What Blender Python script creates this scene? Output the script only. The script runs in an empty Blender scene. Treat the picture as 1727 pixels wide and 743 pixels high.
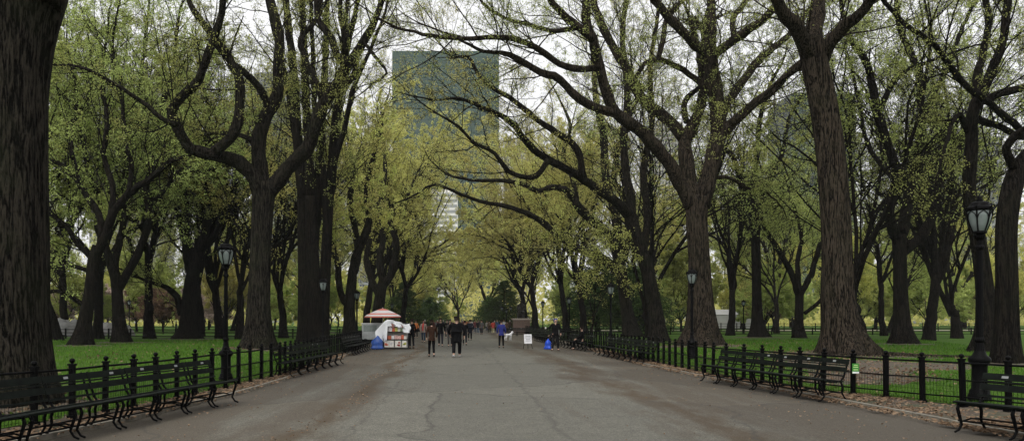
import bpy, math, random
import numpy as np
from mathutils import Vector, Matrix
SC = bpy.context.scene
COL = SC.collection
R = math.radians
random.seed(5)
F, VX, VY, EYE = 1355.0, 775.0, 540.0, 1.65      # focal length in px of the 1727 px wide frame, horizon, eye height

# ------------------------------------------------------------------ camera, sky, sun, exposure
cam = bpy.data.cameras.new('camera'); camo = bpy.data.objects.new('camera', cam); COL.objects.link(camo)
camo.location = (0, 0, EYE); camo.rotation_euler = (R(90), 0, 0)
cam.sensor_width = 36; cam.lens = F / 1727 * 36
cam.shift_x = (863.5 - VX) / 1727; cam.shift_y = (VY - 371.5) / 1727
cam.clip_end = 6000; cam.clip_start = 0.1
SC.camera = camo
W = bpy.data.worlds.new('World'); SC.world = W; W.use_nodes = True
nt = W.node_tree; bg = nt.nodes['Background']
sky = nt.nodes.new('ShaderNodeTexSky'); sky.sky_type = 'NISHITA'; sky.sun_disc = False
sky.sun_elevation = R(50); sky.sun_rotation = R(200); sky.dust_density = 4; sky.air_density = 1.2
hs = nt.nodes.new('ShaderNodeHueSaturation'); hs.inputs['Saturation'].default_value = 0.10
# cloud deck: evens out the overcast
tc = nt.nodes.new('ShaderNodeTexCoord'); nz = nt.nodes.new('ShaderNodeTexNoise'); nz.inputs['Scale'].default_value = 2.2; nz.inputs['Detail'].default_value = 5
mp = nt.nodes.new('ShaderNodeMapRange'); mp.inputs['From Min'].default_value = .3; mp.inputs['From Max'].default_value = .7
mp.inputs['To Min'].default_value = 8.2; mp.inputs['To Max'].default_value = 9.8
mx = nt.nodes.new('ShaderNodeMix'); mx.data_type = 'RGBA'; mx.inputs['Factor'].default_value = .7
nt.links.new(tc.outputs['Generated'], nz.inputs['Vector']); nt.links.new(nz.outputs['Fac'], mp.inputs['Value'])
cmb = nt.nodes.new('ShaderNodeVectorMath'); cmb.operation = 'SCALE'; cmb.inputs[0].default_value = (1.0, 1.0, 1.01)
nt.links.new(mp.outputs['Result'], cmb.inputs['Scale'])
nt.links.new(sky.outputs['Color'], hs.inputs['Color']); nt.links.new(hs.outputs['Color'], mx.inputs['A'])
nt.links.new(cmb.outputs['Vector'], mx.inputs['B']); nt.links.new(mx.outputs['Result'], bg.inputs['Color'])
bg.inputs['Strength'].default_value = 0.10
sl = bpy.data.lights.new('sun', 'SUN'); sl.energy = 1.5; sl.angle = R(25); sl.color = (1, .96, .9)
slo = bpy.data.objects.new('sun', sl); COL.objects.link(slo); slo.rotation_euler = (R(40), 0, R(-20))
SC.view_settings.view_transform = 'Standard'; SC.view_settings.look = 'None'; SC.view_settings.gamma = 1
SC.view_settings.use_curve_mapping = False
SC.view_settings.exposure = 0.55
SC.cycles.max_bounces = 8; SC.cycles.diffuse_bounces = 6; SC.cycles.transmission_bounces = 6; SC.cycles.glossy_bounces = 2
SC.cycles.use_denoising = True
SC.cycles.use_adaptive_sampling = True

# ------------------------------------------------------------------ helpers
def tag(o, label=None, cat=None, group=None, kind=None):
    if label: o['label'] = label
    if cat: o['category'] = cat
    if group: o['group'] = group
    if kind: o['kind'] = kind
    return o
def empty(name, loc=(0, 0, 0), rz=0, sc=1):
    o = bpy.data.objects.new(name, None); COL.objects.link(o); o.location = loc; o.rotation_euler = (0, 0, rz); o.scale = (sc, sc, sc)
    o.empty_display_size = .1
    return o
def link(name, me, parent=None, loc=None):
    o = bpy.data.objects.new(name, me); COL.objects.link(o); o.parent = parent
    if loc: o.location = loc
    return o
def copy_tree(o, parent=None):
    c = o.copy(); COL.objects.link(c); c.parent = parent
    for ch in list(o.children): copy_tree(ch, c)
    return c
def wx(px, y): return (px - VX) * y / F
def wz(py, y): return EYE - (py - VY) * y / F
def gy(py, z=0.0): return (EYE - z) * F / (py - VY)      # depth at which ground of height z shows at row py

def mesh_arrays(name, V, Q=None, T=None, mats=(), smooth=True, qm=None, tm=None):
    V = np.asarray(V, np.float32).reshape(-1, 3)
    Q = np.zeros((0, 4), np.int32) if Q is None else np.asarray(Q, np.int32).reshape(-1, 4)
    T = np.zeros((0, 3), np.int32) if T is None else np.asarray(T, np.int32).reshape(-1, 3)
    me = bpy.data.meshes.new(name)
    me.vertices.add(len(V)); me.vertices.foreach_set('co', V.ravel())
    nl = len(Q) * 4 + len(T) * 3
    me.loops.add(nl); me.loops.foreach_set('vertex_index', np.concatenate([Q.ravel(), T.ravel()]))
    me.polygons.add(len(Q) + len(T))
    st = np.concatenate([np.arange(len(Q)) * 4, len(Q) * 4 + np.arange(len(T)) * 3]).astype(np.int32)
    me.polygons.foreach_set('loop_start', st)
    try: me.polygons.foreach_set('loop_total', np.concatenate([np.full(len(Q), 4), np.full(len(T), 3)]).astype(np.int32))
    except Exception: pass
    me.polygons.foreach_set('use_smooth', np.full(len(Q) + len(T), smooth))
    for m in mats: me.materials.append(m)
    if qm is not None or tm is not None:
        me.polygons.foreach_set('material_index', np.concatenate([np.zeros(len(Q)) if qm is None else qm, np.zeros(len(T)) if tm is None else tm]).astype(np.int32))
    me.update(calc_edges=True)
    return me

class MB:
    """collects shapes; build() links them as one mesh object"""
    def __init__(s): s.V = []; s.Q = []; s.T = []; s.n = 0; s.qm = []; s.tm = []; s.m = 0
    def add(s, V, Q=None, T=None):
        V = np.asarray(V, float).reshape(-1, 3)
        if Q is not None and len(Q):
            Q = np.asarray(Q).reshape(-1, 4); s.Q.append(Q + s.n); s.qm.append(np.full(len(Q), s.m))
        if T is not None and len(T):
            T = np.asarray(T).reshape(-1, 3); s.T.append(T + s.n); s.tm.append(np.full(len(T), s.m))
        s.V.append(V); s.n += len(V)
    def box(s, c, size, rz=0, rx=0, ry=0, taper=1.0):
        x, y, z = [a / 2 for a in size]
        v = np.array([[-x, -y, -z], [x, -y, -z], [x, y, -z], [-x, y, -z], [-x, -y, z], [x, -y, z], [x, y, z], [-x, y, z]], float)
        v[4:, :2] *= taper
        M = np.array((Matrix.Rotation(rz, 3, 'Z') @ Matrix.Rotation(ry, 3, 'Y') @ Matrix.Rotation(rx, 3, 'X')))
        v = v @ M.T + np.array(c)
        s.add(v, [[0, 3, 2, 1], [4, 5, 6, 7], [0, 1, 5, 4], [1, 2, 6, 5], [2, 3, 7, 6], [3, 0, 4, 7]])
    def tube(s, pts, rad, n=8, cap=True, ang=None):
        pts = np.asarray(pts, float); rad = np.asarray(rad, float)
        if rad.ndim == 0: rad = np.full(len(pts), float(rad))
        tg = np.gradient(pts, axis=0); tg /= np.linalg.norm(tg, axis=1)[:, None] + 1e-9
        a = np.eye(3)[np.argmin(np.abs(tg[0]))]; u = np.cross(tg[0], a); u /= np.linalg.norm(u)
        th = np.arange(n) * 2 * np.pi / n
        rings = []
        for i in range(len(pts)):
            u = u - tg[i] * np.dot(u, tg[i]); u /= np.linalg.norm(u) + 1e-9
            w = np.cross(tg[i], u)
            r = rad[i] * (np.ones(n) if ang is None else ang[i])
            rings.append(pts[i] + (np.cos(th) * r)[:, None] * u + (np.sin(th) * r)[:, None] * w)
        V = np.concatenate(rings)
        k = len(pts); i, j = np.meshgrid(np.arange(k - 1), np.arange(n), indexing='ij')
        Q = np.stack([i * n + j, i * n + (j + 1) % n, (i + 1) * n + (j + 1) % n, (i + 1) * n + j], -1).reshape(-1, 4)
        T = None
        if cap:
            V = np.vstack([V, pts[0], pts[-1]]); c0, c1 = k * n, k * n + 1; j = np.arange(n)
            T = np.concatenate([np.stack([np.full(n, c0), (j + 1) % n, j], -1), np.stack([np.full(n, c1), (k - 1) * n + j, (k - 1) * n + (j + 1) % n], -1)])
        s.add(V, Q, T)
    def lathe(s, prof, n=16, c=(0, 0, 0), mod=None):
        """prof: list of (r,z)"""
        prof = np.asarray(prof, float); th = np.arange(n) * 2 * np.pi / n
        rr = prof[:, 0][:, None] * (1 if mod is None else (1 + mod[None, :]))
        V = np.stack([rr * np.cos(th) + c[0], rr * np.sin(th) + c[1], np.repeat(prof[:, 1][:, None], n, 1) + c[2]], -1).reshape(-1, 3)
        k = len(prof); i, j = np.meshgrid(np.arange(k - 1), np.arange(n), indexing='ij')
        Q = np.stack([i * n + j, i * n + (j + 1) % n, (i + 1) * n + (j + 1) % n, (i + 1) * n + j], -1).reshape(-1, 4)
        s.add(V, Q)
    def grid(s, P):
        """P: (a,b,3) points"""
        a, b = P.shape[:2]; i, j = np.meshgrid(np.arange(a - 1), np.arange(b - 1), indexing='ij')
        s.add(P.reshape(-1, 3), np.stack([i * b + j, (i + 1) * b + j, (i + 1) * b + j + 1, i * b + j + 1], -1).reshape(-1, 4))
    def mesh(s, name, mats, smooth=False):
        if not isinstance(mats, (list, tuple)): mats = [mats]
        return mesh_arrays(name, np.concatenate(s.V), np.concatenate(s.Q) if s.Q else None, np.concatenate(s.T) if s.T else None, mats, smooth,
                           np.concatenate(s.qm) if s.qm else None, np.concatenate(s.tm) if s.tm else None)
    def build(s, name, mats, parent=None, smooth=False): return link(name, s.mesh(name, mats, smooth), parent)

# ------------------------------------------------------------------ materials
def newmat(name):
    m = bpy.data.materials.new(name); m.use_nodes = True; n = m.node_tree; return m, n, n.nodes['Principled BSDF']
def ramp(n, fac, stops):
    r = n.nodes.new('ShaderNodeValToRGB'); e = r.color_ramp.elements
    while len(e) < len(stops): e.new(.5)
    for k, (p, c) in enumerate(stops): e[k].position = p; e[k].color = (*c, 1)
    n.links.new(fac, r.inputs['Fac']); return r.outputs['Color']
def noise(n, scale, detail=4, rough=.55, vec=None, stretch=None, coord='Object'):
    t = n.nodes.new('ShaderNodeTexNoise'); t.inputs['Scale'].default_value = scale; t.inputs['Detail'].default_value = detail; t.inputs['Roughness'].default_value = rough
    if vec is None:
        c = n.nodes.new('ShaderNodeTexCoord'); vec = c.outputs[coord]
    if stretch:
        mpg = n.nodes.new('ShaderNodeMapping'); mpg.inputs['Scale'].default_value = stretch; n.links.new(vec, mpg.inputs['Vector']); vec = mpg.outputs['Vector']
    n.links.new(vec, t.inputs['Vector']); return t.outputs['Fac']
def bump(n, b, h, strength=.4, dist=.02):
    k = n.nodes.new('ShaderNodeBump'); k.inputs['Strength'].default_value = strength; k.inputs['Distance'].default_value = dist
    n.links.new(h, k.inputs['Height']); n.links.new(k.outputs['Normal'], b.inputs['Normal'])
def mixc(n, f, a, b, mode='MIX'):
    m = n.nodes.new('ShaderNodeMix'); m.data_type = 'RGBA'; m.blend_type = mode
    for s, v in (('Factor', f), ('A', a), ('B', b)):
        if hasattr(v, 'links'): n.links.new(v, m.inputs[s])
        elif isinstance(v, (int, float)): m.inputs[s].default_value = v
        else: m.inputs[s].default_value = (*v, 1)
    return m.outputs['Result']
def math_(n, op, a, b=0.0, c=None):
    m = n.nodes.new('ShaderNodeMath'); m.operation = op
    for k, v in enumerate((a, b) if c is None else (a, b, c)):
        if hasattr(v, 'links'): n.links.new(v, m.inputs[k])
        else: m.inputs[k].default_value = v
    return m.outputs[0]
def simple(name, c, rough=.6, var=.25, scale=12, metal=0, bmp=0):
    m, n, b = newmat(name)
    f = noise(n, scale, 4)
    n.links.new(ramp(n, f, [(.3, tuple(x * (1 - var) for x in c)), (.7, tuple(min(1, x * (1 + var)) for x in c))]), b.inputs['Base Color'])
    b.inputs['Roughness'].default_value = rough; b.inputs['Metallic'].default_value = metal
    if max(c) < .1: b.inputs['Specular IOR Level'].default_value = .06
    if bmp: bump(n, b, f, bmp, .01)
    return m
def bark(name, dark, light, moss=(.05, .06, .03), mfac=.35):
    m, n, b = newmat(name)
    w = noise(n, 1.2, 2)
    c = n.nodes.new('ShaderNodeTexCoord')
    f = noise(n, 1, 5, .55, c.outputs['Object'], (9, 9, .8))
    g = noise(n, 1, 4, .6, c.outputs['Object'], (30, 30, 9))
    rdg = math_(n, 'ABSOLUTE', math_(n, 'SUBTRACT', math_(n, 'FRACT', math_(n, 'MULTIPLY', f, 5.0)), .5))   # furrows run where the stretched noise crosses a level
    h = math_(n, 'ADD', math_(n, 'MULTIPLY', rdg, 1.3), math_(n, 'MULTIPLY', math_(n, 'SUBTRACT', g, .5), 1.1))
    col = ramp(n, h, [(.10, dark), (.32, tuple((a + q) / 2 for a, q in zip(dark, light))), (.62, light)])
    mf = ramp(n, w, [(.45, (0, 0, 0)), (.7, (mfac,) * 3)])
    n.links.new(mixc(n, mf, col, moss), b.inputs['Base Color'])
    b.inputs['Roughness'].default_value = .95; b.inputs['Specular IOR Level'].default_value = .06
    bump(n, b, h, .9, .07)
    return m
def leafmat(name, c1, c2, trans=.55):
    m, n, b = newmat(name); out = n.nodes['Material Output']
    gm = n.nodes.new('ShaderNodeNewGeometry')
    w = noise(n, .55, 2)
    f = math_(n, 'ADD', math_(n, 'MULTIPLY', gm.outputs['Random Per Island'], .45), math_(n, 'MULTIPLY', w, .6))
    col = ramp(n, f, [(.25, c1), (.85, c2)])
    oi = n.nodes.new('ShaderNodeObjectInfo')
    hsv = n.nodes.new('ShaderNodeHueSaturation'); n.links.new(col, hsv.inputs['Color'])
    n.links.new(math_(n, 'ADD', math_(n, 'MULTIPLY', oi.outputs['Random'], .035), .482), hsv.inputs['Hue'])
    n.links.new(math_(n, 'ADD', math_(n, 'MULTIPLY', oi.outputs['Random'], .35), .9), hsv.inputs['Value'])
    d = n.nodes.new('ShaderNodeBsdfDiffuse'); t = n.nodes.new('ShaderNodeBsdfTranslucent'); mxs = n.nodes.new('ShaderNodeMixShader')
    mxs.inputs[0].default_value = trans
    n.links.new(hsv.outputs['Color'], d.inputs['Color']); n.links.new(hsv.outputs['Color'], t.inputs['Color'])
    n.links.new(d.outputs[0], mxs.inputs[1]); n.links.new(t.outputs[0], mxs.inputs[2]); n.links.new(mxs.outputs[0], out.inputs['Surface'])
    n.nodes.remove(b)
    return m
BARK = bark('bark_elm', (.0025, .0022, .0018), (.036, .031, .024), (.024, .028, .014))
BARKB = bark('bark_brown', (.004, .0032, .0025), (.066, .052, .038), (.03, .03, .017), mfac=.25)
BARKD = bark('bark_dark', (.003, .0028, .0025), (.022, .018, .014), (.016, .018, .010))
LEAFG = leafmat('leaf_green', (.29, .335, .10), (.59, .64, .23))
LEAFY = leafmat('leaf_yellow', (.48, .49, .14), (.78, .75, .29))
LEAFD = leafmat('leaf_mid', (.25, .29, .09), (.50, .55, .20))
LEAFE = leafmat('leaf_evergreen', (.03, .055, .02), (.10, .15, .05), .25)
LEAFP = leafmat('blossom', (.42, .30, .27), (.72, .60, .56), .4)
LEAFB = leafmat('leaf_bronze', (.20, .13, .08), (.38, .27, .18), .4)
IRON = simple('black_iron', (.0025, .0025, .0027), .5, .3, 20)
IRON.node_tree.nodes['Principled BSDF'].inputs['Specular IOR Level'].default_value = .05
SLAT = simple('dark_green_slat', (.0045, .0065, .005), .55, .5, 9)
SLAT.node_tree.nodes['Principled BSDF'].inputs['Specular IOR Level'].default_value = .08
WHITE = simple('white_plastic', (.7, .7, .72), .4, .1, 6)

# asphalt
def asphalt():
    m, n, b = newmat('asphalt')
    c = n.nodes.new('ShaderNodeTexCoord').outputs['Object']
    sx = n.nodes.new('ShaderNodeSeparateXYZ'); n.links.new(c, sx.inputs[0])
    fine = noise(n, 45, 5, .75, c); mid = noise(n, 2.2, 6, .65, c); big = noise(n, .35, 5, .6, c); lng = noise(n, 1, 5, .6, c, (1.1, .10, 1))
    grey = ramp(n, fine, [(.34, (.041, .0405, .034)), (.5, (.102, .100, .086)), (.66, (.212, .207, .178))])
    grey = mixc(n, 1.0, grey, ramp(n, mid, [(.25, (.78, .77, .76)), (.75, (1.14, 1.13, 1.1))]), 'MULTIPLY')
    agg = noise(n, 14, 4, .7, c); grey = mixc(n, 1.0, grey, ramp(n, agg, [(.35, (.72, .72, .72)), (.65, (1.22, 1.21, 1.19))]), 'MULTIPLY')
    # worn brown edges: strength grows with the distance from the middle of the path
    ax = math_(n, 'ABSOLUTE', math_(n, 'SUBTRACT', sx.outputs['X'], .9))
    e = math_(n, 'ADD', math_(n, 'MULTIPLY', ax, .22), math_(n, 'MULTIPLY', math_(n, 'SUBTRACT', lng, .5), 2.4))
    e = math_(n, 'ADD', e, math_(n, 'MULTIPLY', math_(n, 'SUBTRACT', big, .5), .8))
    ef = ramp(n, e, [(.5, (0, 0, 0)), (1.0, (.85,) * 3)])
    brown = ramp(n, fine, [(.32, (.030, .0235, .016)), (.55, (.066, .053, .038)), (.7, (.135, .110, .080))])
    col = mixc(n, ef, grey, brown)
    # soil blown into two long ragged drifts, at the thirds of the path
    for x0, w in ((-2.35, .40), (3.9, .75)):
        dd = math_(n, 'ABSOLUTE', math_(n, 'SUBTRACT', math_(n, 'ADD', sx.outputs['X'], math_(n, 'MULTIPLY', math_(n, 'SUBTRACT', noise(n, .12, 3, .6, c), .5), 3.0)), x0))
        dd = math_(n, 'DIVIDE', dd, w)
        dd = math_(n, 'ADD', dd, math_(n, 'MULTIPLY', math_(n, 'SUBTRACT', noise(n, 1, 6, .7, c, (1.5, .5, 1)), .5), 3.6))
        col = mixc(n, ramp(n, dd, [(.0, (.92,) * 3), (1.0, (0, 0, 0))]), col, ramp(n, fine, [(.3, (.027, .019, .010)), (.6, (.066, .047, .028)), (.72, (.15, .105, .065))]))
    # paving seams: dark wandering joints
    for x0, k, w in ((1.55, .07, .035), (-1.6, -.02, .02)):
        dd = math_(n, 'ADD', sx.outputs['X'], math_(n, 'MULTIPLY', math_(n, 'SUBTRACT', noise(n, 1, 6, .7, c, (.6, .45, 1)), .5), .9))
        dd = math_(n, 'ABSOLUTE', math_(n, 'SUBTRACT', dd, x0))
        col = mixc(n, ramp(n, math_(n, 'DIVIDE', dd, w * 2), [(.2, (.45,) * 3), (1, (0, 0, 0))]), col, (.045, .042, .037))
    vp = n.nodes.new('ShaderNodeTexVoronoi'); vp.feature = 'DISTANCE_TO_EDGE'; vp.inputs['Scale'].default_value = .16
    wv = n.nodes.new('ShaderNodeVectorMath'); wv.operation = 'ADD'; wn = n.nodes.new('ShaderNodeTexNoise'); wn.inputs['Scale'].default_value = .8; wn.inputs['Detail'].default_value = 6; n.links.new(c, wn.inputs['Vector'])
    n.links.new(c, wv.inputs[0]); n.links.new(wn.outputs['Color'], wv.inputs[1]); n.links.new(wv.outputs[0], vp.inputs['Vector'])
    col = mixc(n, ramp(n, math_(n, 'ADD', vp.outputs['Distance'], math_(n, 'MULTIPLY', mid, .012)), [(.008, (.6,) * 3), (.013, (0, 0, 0))]), col, (.035, .032, .028))
    vq = n.nodes.new('ShaderNodeTexVoronoi'); vq.inputs['Scale'].default_value = .16; n.links.new(wv.outputs[0], vq.inputs['Vector'])
    sq = n.nodes.new('ShaderNodeSeparateXYZ'); n.links.new(vq.outputs['Color'], sq.inputs[0])
    col = mixc(n, 1.0, col, ramp(n, sq.outputs['X'], [(.0, (.86, .86, .86)), (1.0, (1.13, 1.13, 1.12))]), 'MULTIPLY')
    # cross joint + gum spots
    vo = n.nodes.new('ShaderNodeTexVoronoi'); vo.inputs['Scale'].default_value = 1.6; n.links.new(c, vo.inputs['Vector'])
    col = mixc(n, ramp(n, vo.outputs['Distance'], [(.035, (.7,) * 3), (.05, (0, 0, 0))]), col, (.055, .052, .05))
    vo2 = n.nodes.new('ShaderNodeTexVoronoi'); vo2.inputs['Scale'].default_value = 2.7; n.links.new(c, vo2.inputs['Vector'])
    col = mixc(n, ramp(n, vo2.outputs['Distance'], [(.03, (.6,) * 3), (.04, (0, 0, 0))]), col, (.33, .31, .27))
    n.links.new(col, b.inputs['Base Color']); b.inputs['Roughness'].default_value = .85; b.inputs['Specular IOR Level'].default_value = .35
    bump(n, b, fine, .5, .012)
    return m
ASPH = asphalt()
def dirt():
    m, n, b = newmat('verge_soil'); f = noise(n, 9, 6, .7); g = noise(n, 1.4, 4)
    col = mixc(n, ramp(n, g, [(.45, (0, 0, 0)), (.65, (.7,) * 3)]), ramp(n, f, [(.3, (.03, .022, .015)), (.7, (.11, .08, .055))]), (.03, .045, .015))
    n.links.new(col, b.inputs['Base Color']); b.inputs['Roughness'].default_value = .95; bump(n, b, f, .8, .04); return m
DIRT = dirt()
def lawnmat():
    m, n, b = newmat('lawn'); f = noise(n, 26, 5, .7); g = noise(n, .5, 5, .6); h = noise(n, .12, 3)
    col = ramp(n, f, [(.3, (.028, .065, .008)), (.7, (.075, .150, .020))])
    col = mixc(n, 1.0, col, ramp(n, g, [(.3, (.72, .75, .7)), (.7, (1.15, 1.12, 1.1))]), 'MULTIPLY')
    col = mixc(n, ramp(n, math_(n, 'ADD', math_(n, 'MULTIPLY', g, .5), math_(n, 'MULTIPLY', h, .5)), [(.52, (0, 0, 0)), (.66, (.75,) * 3)]), col, (.060, .060, .026))
    n.links.new(col, b.inputs['Base Color']); b.inputs['Roughness'].default_value = .95; b.inputs['Specular IOR Level'].default_value = .1
    bump(n, b, f, .7, .04); return m
LAWN = lawnmat()

# ------------------------------------------------------------------ plan of the place (depth y -> x of kerbs and fences)
KL = np.array([(-30, -7.8), (9, -6.2), (13, -5.55), (18.3, -5.0), (23.3, -4.9), (32, -5.15), (42, -5.5), (60, -6.0), (80, -6.6), (400, -7)]).T
FL = np.array([(-30, -11), (8.5, -7.35), (12.1, -6.65), (14.7, -6.1), (18, -5.7), (23.3, -5.25), (32, -5.55), (42, -5.95), (55, -6.4), (80, -7.2), (400, -7.6)]).T
KR = np.array([(-30, 8.6), (10, 8.05), (12, 7.97), (14.2, 7.85), (16.4, 7.76), (20, 7.4), (24.3, 7.1), (29.4, 6.9), (40, 7.25), (60, 7.7), (400, 8)]).T
FR = np.array([(-30, 19), (9, 12.0), (12, 10.6), (14.7, 9.55), (17.05, 8.7), (18.4, 8.22), (20.9, 7.83), (23, 7.35), (32, 7.5), (47, 7.95), (65, 8.4), (400, 8.8)]).T
def cx(P, y): return np.interp(y, P[0], P[1])
def zl(d): d = np.clip(np.asarray(d, float) / 4.5, 0, 1); return .05 + .27 * d * d * (3 - 2 * d)
def ground_z(x, y):
    if x < cx(FL, y): return float(zl(cx(FL, y) - x))
    if x > cx(FR, y): return float(zl(x - cx(FR, y)))
    return 0.0
Y = np.concatenate([np.arange(-30, 8, 4), np.arange(8, 60, .8), np.arange(60, 120, 4), np.arange(120, 401, 20)])
m = MB(); P = np.stack([np.stack([cx(KL, Y) * (1 - t) + cx(KR, Y) * t, Y, 0.03 * (1 - (2 * t - 1) ** 2) - .03 + 0 * Y], -1) for t in np.linspace(0, 1, 13)], 1)
m.grid(P); m.build('path', ASPH, smooth=True)['kind'] = 'structure'
rg = np.random.default_rng(3)
for nm, K, Fn, sg in (('verge', KL, FL, -1), ('verge', KR, FR, 1)):
    m = MB(); rows = []
    for t in (0, .33, .66, 1, 1.4):
        a = cx(K, Y) + sg * .09; b_ = cx(Fn, Y) + sg * .25
        rows.append(np.stack([a + (b_ - a) * t, Y, (-.02 + .07 * min(t, 1)) + rg.normal(0, .006, len(Y))], -1))
    m.grid(np.stack(rows, 1)); m.build(nm, DIRT, smooth=True)['kind'] = 'structure'
    m = MB(); rows = []
    offs = np.concatenate([[.12, .5, 1, 1.6, 2.3, 3, 3.8, 4.6, 6, 8], np.arange(11, 60, 4), np.arange(60, 400, 25)])
    for o_ in offs:
        rows.append(np.stack([cx(Fn, Y) + sg * o_, Y, zl(o_) + (rg.normal(0, .012, len(Y)) if o_ < 30 else 0) + 0 * Y], -1))
    m.grid(np.stack(rows, 1)); m.build('lawn', LAWN, smooth=True)['kind'] = 'structure'
    # kerb stones
    m = MB()
    ys = np.arange(8.0, 62, 1.0) if sg < 0 else np.arange(9.0, 62, 1.0)
    for y in ys:
        x0, x1 = cx(K, y), cx(K, y + .96); L = math.hypot(x1 - x0, .96)
        m.box(((x0 + x1) / 2 + sg * .04, y + .48, .0), (.085, L, .10 + rg.uniform(-.012, .012)), rz=-math.atan2(x1 - x0, .96) + rg.normal(0, .008))
    m.build('kerb', simple('kerb_stone', (.16, .145, .115), .9, .35, 7, bmp=.4))['kind'] = 'structure'
m = MB(); m.grid(np.array([[(-4000, -200, -.08), (-4000, 5000, -.08)], [(4000, -200, -.08), (4000, 5000, -.08)]], float)); m.build('ground', LAWN)['kind'] = 'structure'
SAND = simple('sandy_path', (.34, .30, .24), .9, .2, 2)
m = MB(); m.grid(np.array([[(-90, 84, .325), (-90, 90, .325)], [(-13, 83, .325), (-13, 88, .325)]], float)); m.build('cross_path', SAND)['kind'] = 'structure'
m = MB(); m.grid(np.array([[(15, 104, .325), (15, 112, .325)], [(120, 108, .325), (120, 118, .325)]], float)); m.build('cross_path', SAND)['kind'] = 'structure'

# bare soil round the trunks and where the roots surface by the right fence
SOIL = [(wx(1425, 31.5), 31.5, 3.0, 3.2), (wx(1440, 25), 24.5, 2.6, 3.6), (wx(1450, 20.5), 20.6, 1.5, 1.9), (wx(433, 38), 38, 1.9, 1.7), (wx(22, 14.6), 14.6, 1.4, 1.4), (wx(1183, 42.5), 42, 2.4, 2.2), (wx(1523, 45), 45, 1.9, 1.6), (wx(1112, 50), 50, 2, 2), (wx(204, 48), 48, 1.8, 1.5),
        (wx(138, 42.5), 42.5, 1.5, 1.3), (wx(1697, 24.4), 24.4, 1.5, 1.3), (wx(1278, 63), 63, 1.8, 1.5), (wx(315, 57), 57, 2.6, 2)]
rs = np.random.default_rng(77)
for (sx_, sy_, ra_, rb_) in SOIL:
    th = np.linspace(0, 2 * np.pi, 41); w_ = 1 + .18 * np.sin(3 * th + rs.random() * 6) + .12 * np.sin(7 * th + rs.random() * 6) + .06 * np.sin(13 * th + rs.random() * 6); w_[-1] = w_[0]; P = []
    for q in np.linspace(.02, 1, 8):
        X = sx_ + ra_ * q * w_ * np.cos(th); Yq = sy_ + rb_ * q * w_ * np.sin(th)
        if sx_ > 0: X = np.maximum(X, cx(FR, Yq) + .3)
        else: X = np.minimum(X, cx(FL, Yq) - .3)
        P.append(np.stack([X, Yq, [ground_z(a, b) for a, b in zip(X, Yq)] + np.full(41, .05 * (1 - q ** 3) - .0)], -1))
    m = MB(); m.grid(np.array(P)); m.build('soil', DIRT, smooth=True)['kind'] = 'structure'
# grass blades near the fences
def blades(n, seed):
    r = np.random.default_rng(seed); out = []
    y = 11 + 44 * r.random(n) ** 1.6; side = r.random(n) < .45
    o = .15 + r.random(n) ** 1.3 * (4 + y * .35)
    x = np.where(side, cx(FL, y) - o, cx(FR, y) + o); z = zl(o) - .01
    keep = (np.abs(x / y + .03) < .75)
    for (sx_, sy_, ra_, rb_) in SOIL: keep &= ~((((x - sx_) / ra_) ** 2 + ((y - sy_) / rb_) ** 2 < 1.0) & (r.random(n) < .9))
    x, y, z = x[keep], y[keep], z[keep]; k = len(x)
    th = r.random(k) * 6.28; h = r.uniform(.03, .085, k) * (1 + y / 60); w = .006 + y * .00035
    dx, dy = np.cos(th) * w, np.sin(th) * w; lx, ly = r.normal(0, .025, k), r.normal(0, .025, k)
    V = np.stack([np.stack([x - dx, y - dy, z], -1), np.stack([x + dx, y + dy, z], -1), np.stack([x + lx, y + ly, z + h], -1)], 1)
    return V.reshape(-1, 3), np.arange(3 * k).reshape(-1, 3)
V, T = blades(110000, 7)
GR = leafmat('grass_blades', (.035, .085, .010), (.11, .20, .03), .3)
tag(link('grass', mesh_arrays('grass', V, T=T, mats=[GR], smooth=False)), 'short green spring grass on both lawns', 'grass', kind='stuff')

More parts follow.
